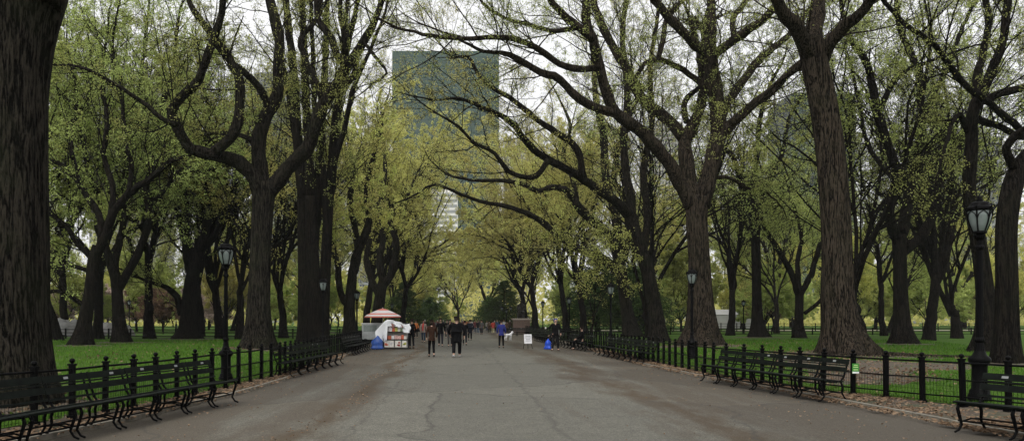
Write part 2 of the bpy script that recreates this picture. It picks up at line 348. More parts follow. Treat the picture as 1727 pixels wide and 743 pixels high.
# ------------------------------------------------------------------ fallen leaves
def litter(n, seed):
    r = np.random.default_rng(seed)
    a = int(n * .62); b_ = int(n * .27); c_ = n - a - b_
    y1 = 9 + 36 * r.random(a) ** 1.5; y1 = y1 + .25 * np.sin(y1 * 4.1) + .5 * np.sin(y1 * 1.3); x1 = cx(KR, y1) + r.normal(0, 1, a) * .16 + np.abs(r.normal(0, .42, a)); z1 = np.where(x1 > cx(KR, y1) + .1, .035, .012)
    x1 = np.where(y1 < 18, cx(KR, y1) - .35 + np.abs(r.normal(0, .95, a)), x1); z1 = np.where(x1 > cx(KR, y1) + .1, .045, .012)
    y2 = 9 + 30 * r.random(b_) ** 1.3; x2 = cx(KL, y2) + r.normal(0, .12, b_) - np.abs(r.normal(0, .45, b_)); z2 = np.where(x2 < cx(KL, y2) - .1, .035, .012)
    y3 = 10 + 40 * r.random(c_) ** 1.2
    wch = r.random(c_); x3 = np.where(wch < .35, -2.3 + .3 * np.sin(y3 * .5) + r.normal(0, .13, c_), np.where(wch < .6, 6.9 - np.abs(r.normal(0, 1.0, c_)), np.where(wch < .8, -4.6 + np.abs(r.normal(0, .6, c_)), r.uniform(-5, 7, c_)))); z3 = np.full(c_, .012)
    x = np.concatenate([x1, x2, x3]); y = np.concatenate([y1, y2, y3]); z = np.concatenate([z1, z2, z3]) + r.random(n) * .02
    s = np.concatenate([r.uniform(.02, .045, a + b_), r.uniform(.010, .024, c_)]) * (1 + y / 90)
    th = r.random(n) * 6.28; u = np.stack([np.cos(th), np.sin(th), r.normal(0, .35, n)], -1) * s[:, None]
    v = np.stack([-np.sin(th), np.cos(th), r.normal(0, .35, n)], -1) * s[:, None] * .62
    p = np.stack([x, y, z], -1)
    V = np.stack([p - u, p - v, p + u, p + v], 1); V[:, 0, 2] = V[:, 2, 2] = np.maximum(z, .02) + s * .5; V[..., 2] = np.maximum(V[..., 2], .006)
    return V.reshape(-1, 3), np.arange(4 * n).reshape(-1, 4)
V, Q = litter(15000, 9)
def lawn_litter(n, seed):
    r = np.random.default_rng(seed); y = 12 + 45 * r.random(n) ** 1.1; sd = r.random(n) < .4; o = .3 + r.random(n) ** 1.2 * 14
    x = np.where(sd, cx(FL, y) - o, cx(FR, y) + o); z = zl(o) + .03
    s = r.uniform(.02, .045, n) * (1 + y / 60); u = unit_(r.normal(0, 1, (n, 3)) * [1, 1, .4]) * s[:, None]; v = unit_(np.cross(u, r.normal(0, 1, (n, 3)))) * s[:, None] * .6; p = np.stack([x, y, z], -1)
    return np.stack([p - u, p - v, p + u, p + v], 1).reshape(-1, 3)
def unit_(v): return v / (np.linalg.norm(v, axis=-1, keepdims=True) + 1e-9)
V2 = lawn_litter(2600, 4)
def soil_litter(k_, seed):
    r = np.random.default_rng(seed); out = []
    for (sx_, sy_, ra_, rb_) in SOIL[:3] * 2 + SOIL[3:6]:
        n = k_; a = r.random(n) * 6.28; q = r.random(n) ** .5 * 1.1; x = sx_ + ra_ * q * np.cos(a); y = sy_ + rb_ * q * np.sin(a); x = np.where(sx_ > 0, np.maximum(x, cx(FR, y) + .1), np.minimum(x, cx(FL, y) - .1))
        z = zl(np.where(sx_ > 0, x - cx(FR, y), cx(FL, y) - x)) + .05; p = np.stack([x, y, z], -1); s = r.uniform(.025, .05, n); u = unit_(r.normal(0, 1, (n, 3)) * [1, 1, .4]) * s[:, None]; v = unit_(np.cross(u, r.normal(0, 1, (n, 3)))) * s[:, None] * .6
        out.append(np.stack([p - u, p - v, p + u, p + v], 1).reshape(-1, 3))
    return np.concatenate(out)
V2 = np.concatenate([V2, soil_litter(330, 6)]); V = np.concatenate([V, V2]); Q = np.arange(len(V)).reshape(-1, 4)
LIT = leafmat('dry_leaf', (.06, .038, .022), (.27, .195, .13), .1)
tag(link('fallen_leaves', mesh_arrays('fallen_leaves', V, Q, mats=[LIT], smooth=False)), 'dry brown fallen leaves drifted along the kerbs', 'leaves', kind='stuff')

# ------------------------------------------------------------------ trees
def unit(v): return v / (np.linalg.norm(v, axis=-1, keepdims=True) + 1e-9)
def grow(r, P, D, L, R0, R1, n, wig, trop):
    B = len(P); pts = np.zeros((B, n, 3)); rad = np.zeros((B, n)); D = unit(D.copy()); p = P.copy()
    for i in range(n):
        pts[:, i] = p; rad[:, i] = R0 * (1 - i / (n - 1)) + R1 * i / (n - 1)
        D = unit(D + r.normal(0, wig, (B, 3)) + np.array([0, 0, trop])); p = p + D * (L / (n - 1))[:, None]
    return pts, rad
def spawn(r, pts, rad, L, k, t0, t1, amin, amax, lf, rf, up=.15, keep=None):
    B, n, _ = pts.shape
    t = t0 + (t1 - t0) * (np.arange(k)[None, :] + r.random((B, k))) / k
    f = t * (n - 1); i = np.minimum(f.astype(int), n - 2); w = (f - i)[..., None]; bi = np.arange(B)[:, None]
    p = pts[bi, i] * (1 - w) + pts[bi, i + 1] * w; tg = unit(pts[bi, i + 1] - pts[bi, i]); rr = rad[bi, i] * (1 - w[..., 0]) + rad[bi, i + 1] * w[..., 0]
    q = r.normal(0, 1, (B, k, 3)); q = unit(q - tg * (q * tg).sum(-1, keepdims=True))
    a = r.uniform(amin, amax, (B, k, 1)); d = tg * np.cos(a) + q * np.sin(a); d[..., 2] += up
    l = (L[:, None] * lf) * (1.15 - .55 * t) * r.uniform(.7, 1.25, (B, k))
    return p.reshape(-1, 3), d.reshape(-1, 3), l.ravel(), (rr * rf).ravel()
def tubes(m, pts, rad, s):
    B, n, _ = pts.shape
    av = unit(pts[:, -1] - pts[:, 0]); ref = np.eye(3)[np.argmin(np.abs(av), -1)]
    tg = unit(np.gradient(pts, axis=1)); u = unit(np.cross(tg, ref[:, None, :])); w = np.cross(tg, u)
    th = np.arange(s) * 2 * np.pi / s
    V = pts[:, :, None, :] + rad[:, :, None, None] * (np.cos(th)[None, None, :, None] * u[:, :, None, :] + np.sin(th)[None, None, :, None] * w[:, :, None, :])
    b, i, j = np.meshgrid(np.arange(B), np.arange(n - 1), np.arange(s), indexing='ij'); o = b * n * s
    Q = np.stack([o + i * s + j, o + i * s + (j + 1) % s, o + (i + 1) * s + (j + 1) % s, o + (i + 1) * s + j], -1).reshape(-1, 4)
    m.add(V.reshape(-1, 3), Q)
def leaves(r, pts, per, size, jit, clump=.0, seed=0):
    B, n, _ = pts.shape
    t = r.random((B, per)) * (n - 1); i = np.minimum(t.astype(int), n - 2); w = (t - i)[..., None]; bi = np.arange(B)[:, None]
    c = (pts[bi, i] * (1 - w) + pts[bi, i + 1] * w + r.normal(0, jit, (B, per, 3))).reshape(-1, 3)
    if clump > 0:   # uneven foliage: whole clumps are thin, others thick
        ph = seed * 1.7
        g = np.sin(c[:, 0] * .9 + ph) * np.sin(c[:, 1] * .8 + 2 * ph) * np.sin(c[:, 2] * 1.0 + ph * 3) + .6 * np.sin(c[:, 0] * 2.1 + c[:, 2] * 1.7 + ph) * np.sin(c[:, 1] * 2.3 - ph)
        c = c[(g + r.normal(0, .35, len(c))) > (-.75 + clump)]
    k = len(c); u = unit(r.normal(0, 1, (k, 3))); v = unit(np.cross(u, r.normal(0, 1, (k, 3)))); s = (size * r.uniform(.55, 1.3, k))[:, None]
    V = np.stack([c - u * s * .6, c - v * s * .32, c + u * s * .6, c + v * s * .32], 1)
    return V.reshape(-1, 3)
def crown_mesh(name, Vs, mats, split=None):
    V = np.concatenate(Vs); k = len(V) // 4
    return mesh_arrays(name, V, np.arange(4 * k).reshape(-1, 4), mats=mats, smooth=False)
def smooth_line(pts, rad, step):
    """Catmull-Rom through the given joints"""
    pts = np.asarray(pts, float); rad = np.asarray(rad, float)
    A = np.vstack([2 * pts[0] - pts[1], pts, 2 * pts[-1] - pts[-2]]); out = []; ro = []
    for i in range(1, len(A) - 2):
        p0, p1, p2, p3 = A[i - 1], A[i], A[i + 1], A[i + 2]; n = max(2, int(np.linalg.norm(p2 - p1) / step))
        for k in range(n):
            t = k / n; out.append(.5 * ((2 * p1) + (-p0 + p2) * t + (2 * p0 - 5 * p1 + 4 * p2 - p3) * t * t + (-p0 + 3 * p1 - 3 * p2 + p3) * t ** 3)); ro.append(rad[i - 1] * (1 - t) + rad[i] * t)
    out.append(pts[-1]); ro.append(rad[-1]); return np.array(out), np.array(ro)
def trunk_tube(m, pts, rad, r, n=20, flare=.5, lobes=5, z0=None):
    th = np.arange(n) * 2 * np.pi / n; z0 = pts[0][2] if z0 is None else z0; ang = []; ph = r.random() * 6
    for p in pts:
        h = max(0, p[2] - z0); f = math.exp(-h / .75)
        a = 1 + flare * f * (.75 + .5 * np.cos(lobes * th + ph + .8 * np.sin(2 * th))) + .05 * np.cos(3 * th + ph * 2 + h * .35) + .035 * np.cos(7 * th + ph + h * .8 * math.sin(ph)) + .03 * np.cos(11 * th - h * .3)
        ang.append(a)
    m.tube(pts, rad, n, True, ang)
def twigging(r, m, pts, rad, L, leafV, size, per, jit, lvl=3, clump=0, seed=0, mult=1.0, ln=(.5, .45, .5), thick=1.0):
    """branches, twigs and leaves on a batch of limbs"""
    S = [(6, 6, .16, .03), (5, 5, .2, .02), (3, 4, .22, .0), (3, 3, .25, -.02)]
    cur = (pts, rad, L)
    K = [max(2, int(round(6 * mult))), 5, 4]
    for q in range(lvl):
        sd, n, wig, tr = S[q]
        p, d, l, rr = spawn(r, cur[0], cur[1], cur[2], K[q] if q < 3 else 4, .18 if q else .12, 1.0, .45, 1.15, ln[min(q, 2)], .5, up=.22 if q == 0 else .1)
        rr = np.clip(rr, .006, .5)
        pp, ra = grow(r, p, d, np.maximum(l, .25), rr, np.maximum(rr * .35, .004 * thick), n, wig, tr)
        tubes(m, pp, ra * (1 + .25 * q * (thick - 1)), 6 if q == 0 else (4 if q == 1 else 3)); cur = (pp, ra, np.maximum(l, .25))
        if q == lvl - 2 and per >= 3: leafV.append(leaves(r, pp, per // 3, size, jit, clump, seed))
    leafV.append(leaves(r, cur[0], per, size, jit, clump, seed))

def make_elm(seed, H=21, fork=4.5, nl=4, rt=.42, spread=.5, leafmt=None, brk=None, per=4, size=.13, flare=.55, dens=1.0, lean=0.0, name='elm_tree', upr=.04, clump=.3):
    r = np.random.default_rng(seed); m = MB(); LV = []
    n = 14; z = np.concatenate([[-.15, .0, .15, .35, .6, 1], np.linspace(1.5, fork, n - 6)])
    wob = np.cumsum(r.normal(0, .05, (n, 2)), 0); wob[:6] *= .3
    pts = np.stack([wob[:, 0] + lean * z * .3, wob[:, 1], z], -1); rad = rt * (1 - .22 * np.clip(z / fork, 0, 1))
    trunk_tube(m, pts, rad, r, 16, flare)
    # main limbs
    az = r.random() * 6.28 + np.arange(nl) * 2 * np.pi / nl + r.normal(0, .35, nl); el = r.uniform(.35, 1.0, nl) * spread
    el[0] *= .25
    D = np.stack([np.sin(el) * np.cos(az), np.sin(el) * np.sin(az), np.cos(el)], -1); D[:, 0] += lean * .3
    P = np.repeat(pts[-1][None], nl, 0) - np.array([0, 0, .35]) - r.random((nl, 1)) * np.array([[0, 0, .5]])
    L = (H - fork) * r.uniform(.8, 1.0, nl); R0 = rad[-1] * r.uniform(.5, .72, nl)
    lp, lr = grow(r, P, D, L, R0, R0 * .16, 13, .13, upr)
    tubes(m, lp, lr, 8)
    # secondary limbs off the main ones
    p, d, l, rr = spawn(r, lp, lr, L, 3, .12, .55, .4, .85, .6, .7, up=.25)
    sp, sr = grow(r, p, d, l, rr, rr * .16, 9, .15, .03); tubes(m, sp, sr, 7)
    twigging(r, m, lp, lr, L * .62, LV, size, per, .07, 4, clump, seed, dens * 1.2, ln=(.62, .5, .5), thick=1.5)
    twigging(r, m, sp, sr, l * .8, LV, size, per, .07, 4, clump, seed, dens * .8, ln=(.62, .5, .5), thick=1.5)
    tm = m.mesh(name + '_trunk', brk or BARK, True); cm = crown_mesh(name + '_crown', LV, [leafmt or LEAFG])
    return tm, cm
def place_tree(name, tm, cm, x, y, rz=0, sc=1, label='', cat='tree', group=None):
    o = empty(name, (x, y, ground_z(x, y)), rz, sc); tag(o, label, cat, group)
    link('trunk', tm, o); link('crown', cm, o); return o

def hero(name, base, y, limbs, label, leafmt, brk=None, per=5, size=.09, seed=1, flare=.5, group=None, step=.35, mult=1.0, cover=1.0, cat='tree', lvl=4):
    """limbs: list of (points [(px,py)], radii px list, depth offset at the end in m, kind) read off the picture at depth y; origin at the base of the trunk"""
    r = np.random.default_rng(seed); m = MB(); LV = []
    bx, by = wx(base[0], y), y; bz = ground_z(bx, y)
    for li, (pl, rl, dz, kind) in enumerate(limbs):
        n = len(pl); rl = np.interp(np.linspace(0, 1, n), np.linspace(0, 1, len(rl)), rl)
        if isinstance(dz, tuple): d0, d1 = dz
        else: d0, d1 = 0.0, dz
        seg = np.concatenate([[0], np.cumsum([math.hypot(pl[i + 1][0] - pl[i][0], pl[i + 1][1] - pl[i][1]) for i in range(n - 1)])]); seg /= seg[-1]
        P = []
        for (u, v), t in zip(pl, seg):
            dd = d0 + (d1 - d0) * t; yy = y + dd; P.append((wx(u, yy) - bx, yy - by, wz(v, yy) - bz))
        P = np.array(P); Rr = rl * y / F * (.86 if (kind == 'trunk' and y > 44) else 1)
        if kind == 'trunk':
            P[0][2] = min(P[0][2], 0) - .15
            sp, sr = smooth_line(P, Rr, .25); trunk_tube(m, sp, sr, r, 24, flare, z0=0)
            continue
        sp, sr = smooth_line(P, Rr, step)
        sp[1:-1] += r.normal(0, .018, (len(sp) - 2, 3))
        m.tube(sp, sr * (1 + .06 * np.sin(np.arange(len(sp)) * 1.3 + li)), 9 if sr[0] > .1 else 6)
        Ln = np.linalg.norm(np.diff(sp, axis=0), axis=1).sum()
        # continue past the traced end
        dl = unit((sp[-1] - sp[-3])[None])
        e, er = grow(r, sp[-1][None], dl, np.array([3.5 if kind == 'limb' else 1.6]), sr[-1:], sr[-1:] * .25, 7, .12, .03); tubes(m, e, er, 6)
        twigging(r, m, e, er, np.array([4.0]), LV, size, per, .055, 3, .2, seed, mult, ln=(.5, .45, .5))
        # side branches, cut the limb into pieces so each carries its own
        k = max(1, int(round(Ln / 2.6)))
        for q in range(k):
            a0, a1 = int(q * (len(sp) - 1) / k), int((q + 1) * (len(sp) - 1) / k)
            if a1 - a0 < 2: continue
            idx = np.linspace(a0, a1, 5).astype(int)
            ptsq, radq = sp[idx][None], sr[idx][None] * .75
            if kind == 'bare' and q < k * .6: continue
            if kind == 'limb' and q == 0 and k > 2: continue
            base_len = 7.6 if kind != 'twiggy' else 4.2
            twigging(r, m, ptsq, np.minimum(radq, .075), np.array([base_len]), LV, size, per, .055, lvl, .25, seed, .42 * mult * cover, ln=(.55, .5, .48))
    o = empty(name, (bx, by, bz)); tag(o, label, cat, group)
    link('trunk', m.mesh(name + '_trunk', brk or BARK, True), o); link('crown', crown_mesh(name + '_crown', LV, [leafmt]), o)
    return o
def off(pts, dx, dy): return [(a + dx, b + dy) for a, b in pts]

G1 = 'big elms standing close to the promenade'
hero('elm_tree', (22, 665), 14.6, [
    ([(18, 668), (19, 620), (20, 540), (22, 420), (22, 300), (24, 160), (30, 60), (44, -20)], [60, 55, 52, 52, 51, 51, 58, 66], .3, 'trunk'),
        ([(20, -20), (-40, -140), (-90, -260)], [40, 30, 20], 2, 'limb'),
    ([(60, 0), (85, -60), (110, -180), (140, -300)], [40, 34, 24, 12], 1, 'limb')],
    'thick furrowed elm trunk at the left edge, nearest the camera behind the fence', LEAFG, seed=11, flare=.42, group=G1, size=.07, mult=.9)
hero('elm_tree', (433, 588), 38, [
    ([(433, 590), (435, 560), (436, 520), (440, 430), (444, 350), (447, 308)], [23, 20, 18.5, 17, 18, 21], 0, 'trunk'),
    ([(440, 330), (424, 292), (391, 269), (351, 259), (321, 250), (297, 212), (290, 186), (308, 162), (336, 132), (351, 90), (365, 52), (377, 5), (384, -60)], [14, 13, 11.5, 10, 9, 8.5, 8, 7.5, 7, 6.5, 6, 5, 4], -4, 'limb'),
    ([(361, 256), (391, 228), (403, 188), (404, 137), (392, 108), (368, 71), (340, 36), (320, 5), (306, -60)], [9, 9, 8, 7.5, 7, 6.5, 5.5, 4.5, 4], (-1.5, -1), 'limb'),
    ([(297, 212), (264, 193), (231, 167), (172, 129), (134, 113), (70, 108)], [4.2, 3.8, 3.2, 2.8, 2.2, 1.4], (-2.5, -5), 'twiggy'),
    ([(444, 330), (436, 264), (438, 226), (452, 188), (468, 160), (469, 118), (471, 61), (462, 24), (450, -30)], [15, 13, 12, 12, 10, 9, 8.5, 8, 6], 1, 'limb'),
    ([(452, 182), (436, 146), (412, 122), (396, 111)], [7, 6, 6, 5], (.3, -1), 'bare'),
    ([(452, 326), (486, 283), (518, 250), (533, 207), (542, 179), (570, 141), (589, 108), (613, 71), (634, 30), (650, -20)], [14, 12.5, 11.5, 11, 10.5, 10, 9, 7, 5.5, 4], -2, 'limb'),
    ([(587, 110), (568, 92), (560, 66), (537, 33), (532, -20)], [7, 6.5, 6, 5, 4], (-1.5, -1), 'limb'),
    ([(600, 92), (600, 118), (588, 138), (570, 143)], [5, 5.5, 5, 5], (-1.6, -1.2), 'bare'),
    ([(584, 94), (577, 47), (574, -10)], [4.5, 4, 3.5], (-1.5, -2), 'limb'),
    ([(543, 165), (528, 127), (510, 90), (507, 66), (533, 33), (545, -10)], [6, 5, 5, 4.5, 4, 3], (-1, 1), 'limb'),
    ([(613, 71), (640, 105), (652, 124), (630, 140)], [3, 2.5, 2, 1.5], (-1.6, -2), 'twiggy'),
    ([(436, 240), (405, 228), (372, 224), (340, 228)], [5, 4, 3, 2], (0, 2), 'twiggy')],
    'crooked elm with two looping limbs, behind the left fence beside the nearest left lamp', LEAFG, seed=12, group=G1, flare=.6, size=.063)
hero('elm_tree', (527, 577), 49.4, [
    ([(514, 579), (514, 540), (513, 450), (510, 330)], [14, 13, 12, 10], 0, 'trunk'),
    ([(532, 579), (531, 520), (528, 450), (524, 330)], [15, 14, 13, 10], -.3, 'trunk'),
    ([(545, 579), (546, 520), (549, 450), (556, 310)], [12, 11, 10.5, 8], .2, 'trunk'),
    ([(510, 335), (500, 210), (495, 120), (485, 30), (478, -60)], [9, 8, 7, 6, 4], -1, 'limb'),
    ([(524, 335), (520, 240), (515, 150), (512, 60), (505, -50)], [9, 8, 7, 6, 5], -2, 'limb'),
    ([(528, 440), (536, 330), (540, 250), (546, 150), (550, 60), (552, -50)], [8, 8, 7, 6, 5, 4], 1, 'limb'),
    ([(556, 315), (562, 240), (567, 190), (578, 130), (588, 70), (602, 5), (610, -60)], [8, 7, 6, 5.5, 5, 4, 3], -2, 'limb'),
    ([(550, 420), (558, 330), (566, 250), (574, 150), (582, 60), (588, -40)], [7, 6.5, 6, 5, 4, 3], 1.5, 'limb'),
    ([(512, 400), (505, 300), (496, 220), (484, 140), (466, 70), (450, 0)], [6.5, 6, 5.5, 5, 4, 3], 2, 'limb'),
    ([(555, 300), (580, 220), (596, 150), (622, 90), (650, 20)], [5.5, 4.5, 4, 3, 2], -3, 'limb'),
    ([(545, 470), (550, 380), (545, 290), (532, 200), (528, 100), (524, 0)], [6, 6, 5.5, 5, 4, 3], -1, 'limb')],
    'elm of many straight upright stems, behind the left fence at the second lamp', LEAFG, BARKD, seed=13, group=G1, flare=.35, size=.066)
hero('elm_tree', (1425, 599), 31.5, [
    ([(1425, 601), (1418, 560), (1412, 500), (1411, 440), (1409, 370), (1400, 250), (1389, 172), (1376, 110), (1368, 70)], [31, 27, 25.5, 24, 23, 23, 22, 21, 20], 0, 'trunk'),
    ([(1372, 95), (1342, 48), (1318, 15), (1295, -40)], [15, 12, 10, 8], -2, 'limb'),
    ([(1370, 80), (1374, 35), (1384, -10), (1392, -80)], [16, 14, 12, 9], 2, 'limb'),
    ([(1386, 100), (1400, 72), (1426, 44), (1455, 18), (1480, -20), (1500, -80)], [13, 11, 10, 8.5, 7.5, 6], -3, 'limb'),
    ([(1375, 120), (1350, 115), (1322, 132), (1290, 160), (1262, 190)], [7, 5, 4, 3, 2], (0, 2), 'twiggy')],
    'tall stout elm with straight ridged trunk behind the right fence by the green sign', LEAFG, BARKB, seed=14, group=G1, flare=.75, size=.063)
hero('elm_tree', (1183, 584), 42.5, [
    ([(1182, 586), (1183, 550), (1181, 500), (1178, 430), (1174, 370), (1176, 332)], [28, 23, 20, 17.5, 17.5, 19], 0, 'trunk'),
    ([(1168, 350), (1150, 318), (1133, 283), (1104, 245), (1076, 217), (1038, 189), (1022, 155), (1010, 108), (1000, 66), (988, 28), (991, -40)], [13, 11.5, 11, 10.5, 10, 9, 8.5, 8, 7.5, 7, 5], -4, 'limb'),
    ([(1036, 190), (1008, 183), (985, 172), (966, 158), (944, 134), (911, 122), (873, 99), (846, 89), (815, 86), (780, 70)], [7.5, 7, 6.5, 6.5, 6, 5.5, 4.5, 3.5, 2.5, 1.8], (-2.5, -6), 'limb'),
    ([(1010, 115), (975, 116), (944, 108), (911, 85), (880, 70), (850, 63), (820, 63), (784, 65), (740, 62), (700, 54), (660, 43), (626, 22)], [5.5, 5.2, 5, 4.6, 4.4, 4, 3.6, 3, 2.7, 2.2, 1.6, 1.1], (-3, -9), 'limb'),
    ([(1002, 68), (977, 47), (944, 19), (922, -10), (905, -60)], [6.5, 6, 5.5, 5, 4], (-3.5, -5), 'limb'),
    ([(977, 47), (930, 52), (890, 40), (850, 30), (815, 5), (790, -30)], [4, 3.5, 3, 2.5, 2, 1.6], (-3.5, -6), 'limb'),
    ([(1172, 345), (1162, 300), (1156, 240), (1172, 205), (1184, 168), (1186, 140), (1180, 90)], [14, 13, 11.5, 10, 8.5, 7.5, 6], 2, 'limb'),
    ([(1156, 236), (1123, 199), (1090, 174), (1071, 146), (1052, 108), (1034, 80), (1015, 42), (1000, 0), (990, -50)], [10.5, 10, 9.5, 9, 8, 7.5, 7, 6, 5], (1, 3), 'limb'),
    ([(1158, 206), (1154, 172), (1174, 152)], [5, 5, 4], (1, 2), 'bare'),
    ([(1182, 140), (1152, 118), (1114, 101), (1086, 108), (1075, 125)], [5.5, 5, 4.5, 4, 3], (2, 0), 'twiggy'),
    ([(1110, 101), (1120, 60), (1125, 30), (1150, 0), (1160, -40)], [5, 4.5, 4.5, 4, 3], (1, 3), 'limb'),
    ([(1184, 350), (1192, 310), (1203, 264), (1211, 225), (1210, 180), (1202, 132), (1196, 85)], [14, 14, 14, 13.5, 13, 12.5, 12], 0, 'limb'),
    ([(1196, 92), (1172, 76), (1150, 52), (1123, 24), (1098, -10), (1085, -60)], [8, 8, 7.5, 7, 6.5, 5], (0, -3), 'limb'),
    ([(1194, 86), (1189, 47), (1199, 10), (1206, -50)], [8.5, 8, 6.5, 5], (0, 3), 'limb'),
    ([(1200, 95), (1216, 82), (1241, 64), (1274, 42), (1300, 20), (1330, -30)], [8.5, 8, 7.5, 7, 6, 5], (0, -4), 'limb'),
    ([(1238, 62), (1236, 30), (1254, 8), (1270, -40)], [5, 5, 4.5, 4], (-1, 2), 'limb'),
    ([(1212, 212), (1224, 178), (1250, 141), (1274, 108), (1304, 80), (1334, 56), (1370, 10)], [8.5, 8, 7.5, 7, 6, 5, 4], (0, 4), 'limb'),
    ([(1213, 232), (1234, 209), (1265, 180), (1300, 154), (1335, 120), (1360, 98), (1400, 60)], [8.5, 8, 7.5, 7, 6, 5, 4], (0, -4), 'limb'),
    ([(1196, 300), (1230, 300), (1262, 318), (1290, 322), (1320, 350)], [4, 3, 2.5, 2, 1.4], (0, 3), 'twiggy')],
    'great elm with spreading dark limbs over the promenade, behind the right lamp', LEAFG, BARKB, seed=15, group=G1, cover=1.5, flare=.6, size=.063)
hero('elm_tree', (1112, 577), 50, [
    ([(1112, 579), (1108, 540), (1100, 490), (1088, 440), (1072, 390), (1058, 356)], [16, 14, 12.5, 11, 10.5, 10], 0, 'trunk'),
    ([(1060, 362), (1038, 339), (1010, 320), (968, 292), (925, 269), (892, 245), (868, 212), (840, 192), (810, 181), (775, 165), (748, 168)], [9.5, 8.5, 7.5, 6.8, 6, 5.4, 4.8, 4, 3.2, 2.4, 1.6], -6, 'limb'),
    ([(985, 300), (972, 250), (939, 224), (909, 204), (884, 184), (859, 164), (830, 148), (808, 128), (789, 95), (764, 98), (744, 76)], [5.5, 5.5, 5, 4.6, 4.2, 3.8, 3.3, 2.8, 2.3, 1.8, 1.2], (-3, -5), 'limb'),
    ([(925, 270), (899, 299), (859, 289), (834, 259), (799, 239), (774, 214), (734, 189)], [4.8, 4.2, 3.6, 3, 2.5, 2, 1.3], (-4, -6), 'limb'),
    ([(1075, 400), (1062, 330), (1052, 250), (1058, 160), (1050, 60), (1060, -30)], [7.5, 7, 6.5, 6, 5, 4], 2, 'limb'),
    ([(1085, 430), (1092, 360), (1085, 290), (1100, 200), (1096, 120), (1110, 20)], [7, 6.5, 6, 5, 4.5, 3.5], 4, 'limb')],
    'leaning elm sending one long limb left across the promenade, behind the right fence', LEAFY, seed=16, group=G1, cover=1.4, flare=.5, size=.066)
hero('elm_tree', (1062, 567), 66, [
    ([(1066, 569), (1058, 530), (1052, 490), (1047, 452), (1044, 430)], [15, 12, 11, 11, 11], 0, 'trunk'),
    ([(1040, 455), (1018, 436), (995, 428), (965, 412), (935, 392), (912, 372), (880, 356), (848, 346), (809, 339), (770, 324), (734, 311), (704, 326)], [9, 8, 7, 6, 5.5, 5, 4.2, 3.6, 3, 2.5, 2, 1.5], -6, 'limb'),
    ([(1044, 440), (1030, 400), (1000, 372), (975, 348), (958, 322), (930, 316), (909, 322), (879, 309), (839, 304), (799, 304), (765, 298)], [9, 8.5, 8, 7, 5.5, 5, 4.5, 3.8, 3.2, 2.5, 1.8], -4, 'limb'),
    ([(1046, 440), (1040, 370), (1022, 300), (1018, 230), (1006, 170), (1000, 90)], [8.5, 8, 7, 6.5, 5.5, 4.5], 2, 'limb'),
    ([(1050, 440), (1060, 390), (1050, 330), (1035, 300), (1046, 240), (1062, 200)], [7, 6.5, 6, 5, 4.5, 3.5], 4, 'limb'),
    ([(975, 350), (965, 300), (950, 262), (962, 215), (950, 180)], [4.5, 4, 3.5, 3, 2], (-2, 0), 'limb')],
    'elm with low crooked limbs reaching far left over the strollers, right of the path', LEAFY, seed=17, group=G1, flare=.45, size=.085, mult=.85)
m = MB(); r_ = np.random.default_rng(5); o_r = bpy.data.objects['elm_tree.003']
for k in range(9):
    a = -2.6 + k * .42 + r_.normal(0, .1); L_ = r_.uniform(2.2, 5.5) if k < 5 else r_.uniform(1.4, 2.5); pts = []
    for t in np.linspace(0, 1, 9):
        a2 = a + .35 * math.sin(t * 4 + k); rad_ = .55 + L_ * t; X = rad_ * math.cos(a2); Yq = rad_ * math.sin(a2); gx, gy_ = X + o_r.location.x, Yq + o_r.location.y
        gx = max(gx, float(cx(FR, gy_)) + .4); pts.append((gx - o_r.location.x, Yq, ground_z(gx, gy_) - o_r.location.z + .09 * (1 - t) - .01))
    m.tube(pts, np.linspace(.13, .03, 9), 7)
m.build('root', BARKB, o_r, True)
# right lawn
G2 = 'elms on the open lawns'
hero('elm_tree', (1523, 581), 45, [
    ([(1523, 583), (1521, 550), (1519, 500), (1518, 440), (1516, 395)], [18, 14, 12.5, 12, 13], 0, 'trunk'),
    ([(1512, 400), (1500, 365), (1506, 324), (1514, 294), (1499, 249), (1480, 189), (1468, 129), (1453, 90), (1434, 66), (1420, 20)], [9, 8.5, 8, 7.5, 7, 6.5, 6, 5, 4.5, 3.5], -2, 'limb'),
    ([(1520, 395), (1534, 329), (1548, 270), (1555, 199), (1549, 124), (1534, 85), (1518, 50), (1510, -20)], [10, 9, 8, 7, 6, 5.5, 5, 4], 2, 'limb'),
    ([(1524, 420), (1550, 402), (1570, 370), (1582, 320), (1598, 280), (1622, 240), (1640, 190)], [9, 8.5, 8, 7, 6, 5, 4], 0, 'limb'),
    ([(1556, 200), (1580, 150), (1600, 110), (1618, 60), (1640, 10)], [5.5, 5, 4.5, 4, 3], (2, 4), 'limb'),
    ([(1480, 200), (1500, 150), (1530, 118), (1565, 105), (1600, 92)], [4.5, 4, 3.5, 3, 2], (-1, -3), 'limb'),
    ([(1506, 300), (1480, 270), (1462, 240), (1450, 180), (1440, 130)], [5, 4, 3.5, 3, 2.5], (-1, 3), 'limb')],
    'forked elm on the right lawn with flared foot, between the stout trunk and right lamp', LEAFG, BARKD, seed=18, group=G2, flare=.8, size=.1)
hero('elm_tree', (1697, 616), 24.4, [
    ([(1697, 616), (1697, 560), (1697, 480), (1696, 400), (1700, 350), (1710, 305), (1728, 270), (1765, 235)], [20, 17.5, 16.5, 16, 16, 15.5, 13.5, 12], 0, 'trunk'),
    ([(1750, 245), (1800, 190), (1830, 100), (1840, 0)], [12, 11, 9, 7], 1, 'limb'),
    ([(1715, 290), (1700, 262), (1703, 238), (1724, 220), (1760, 200)], [8, 7, 6.5, 6, 5], -1, 'bare')],
    'scarred elm trunk with a knot hole behind the nearest right lamp', LEAFG, BARKD, seed=19, group=G2, flare=.35, size=.07, mult=.7)
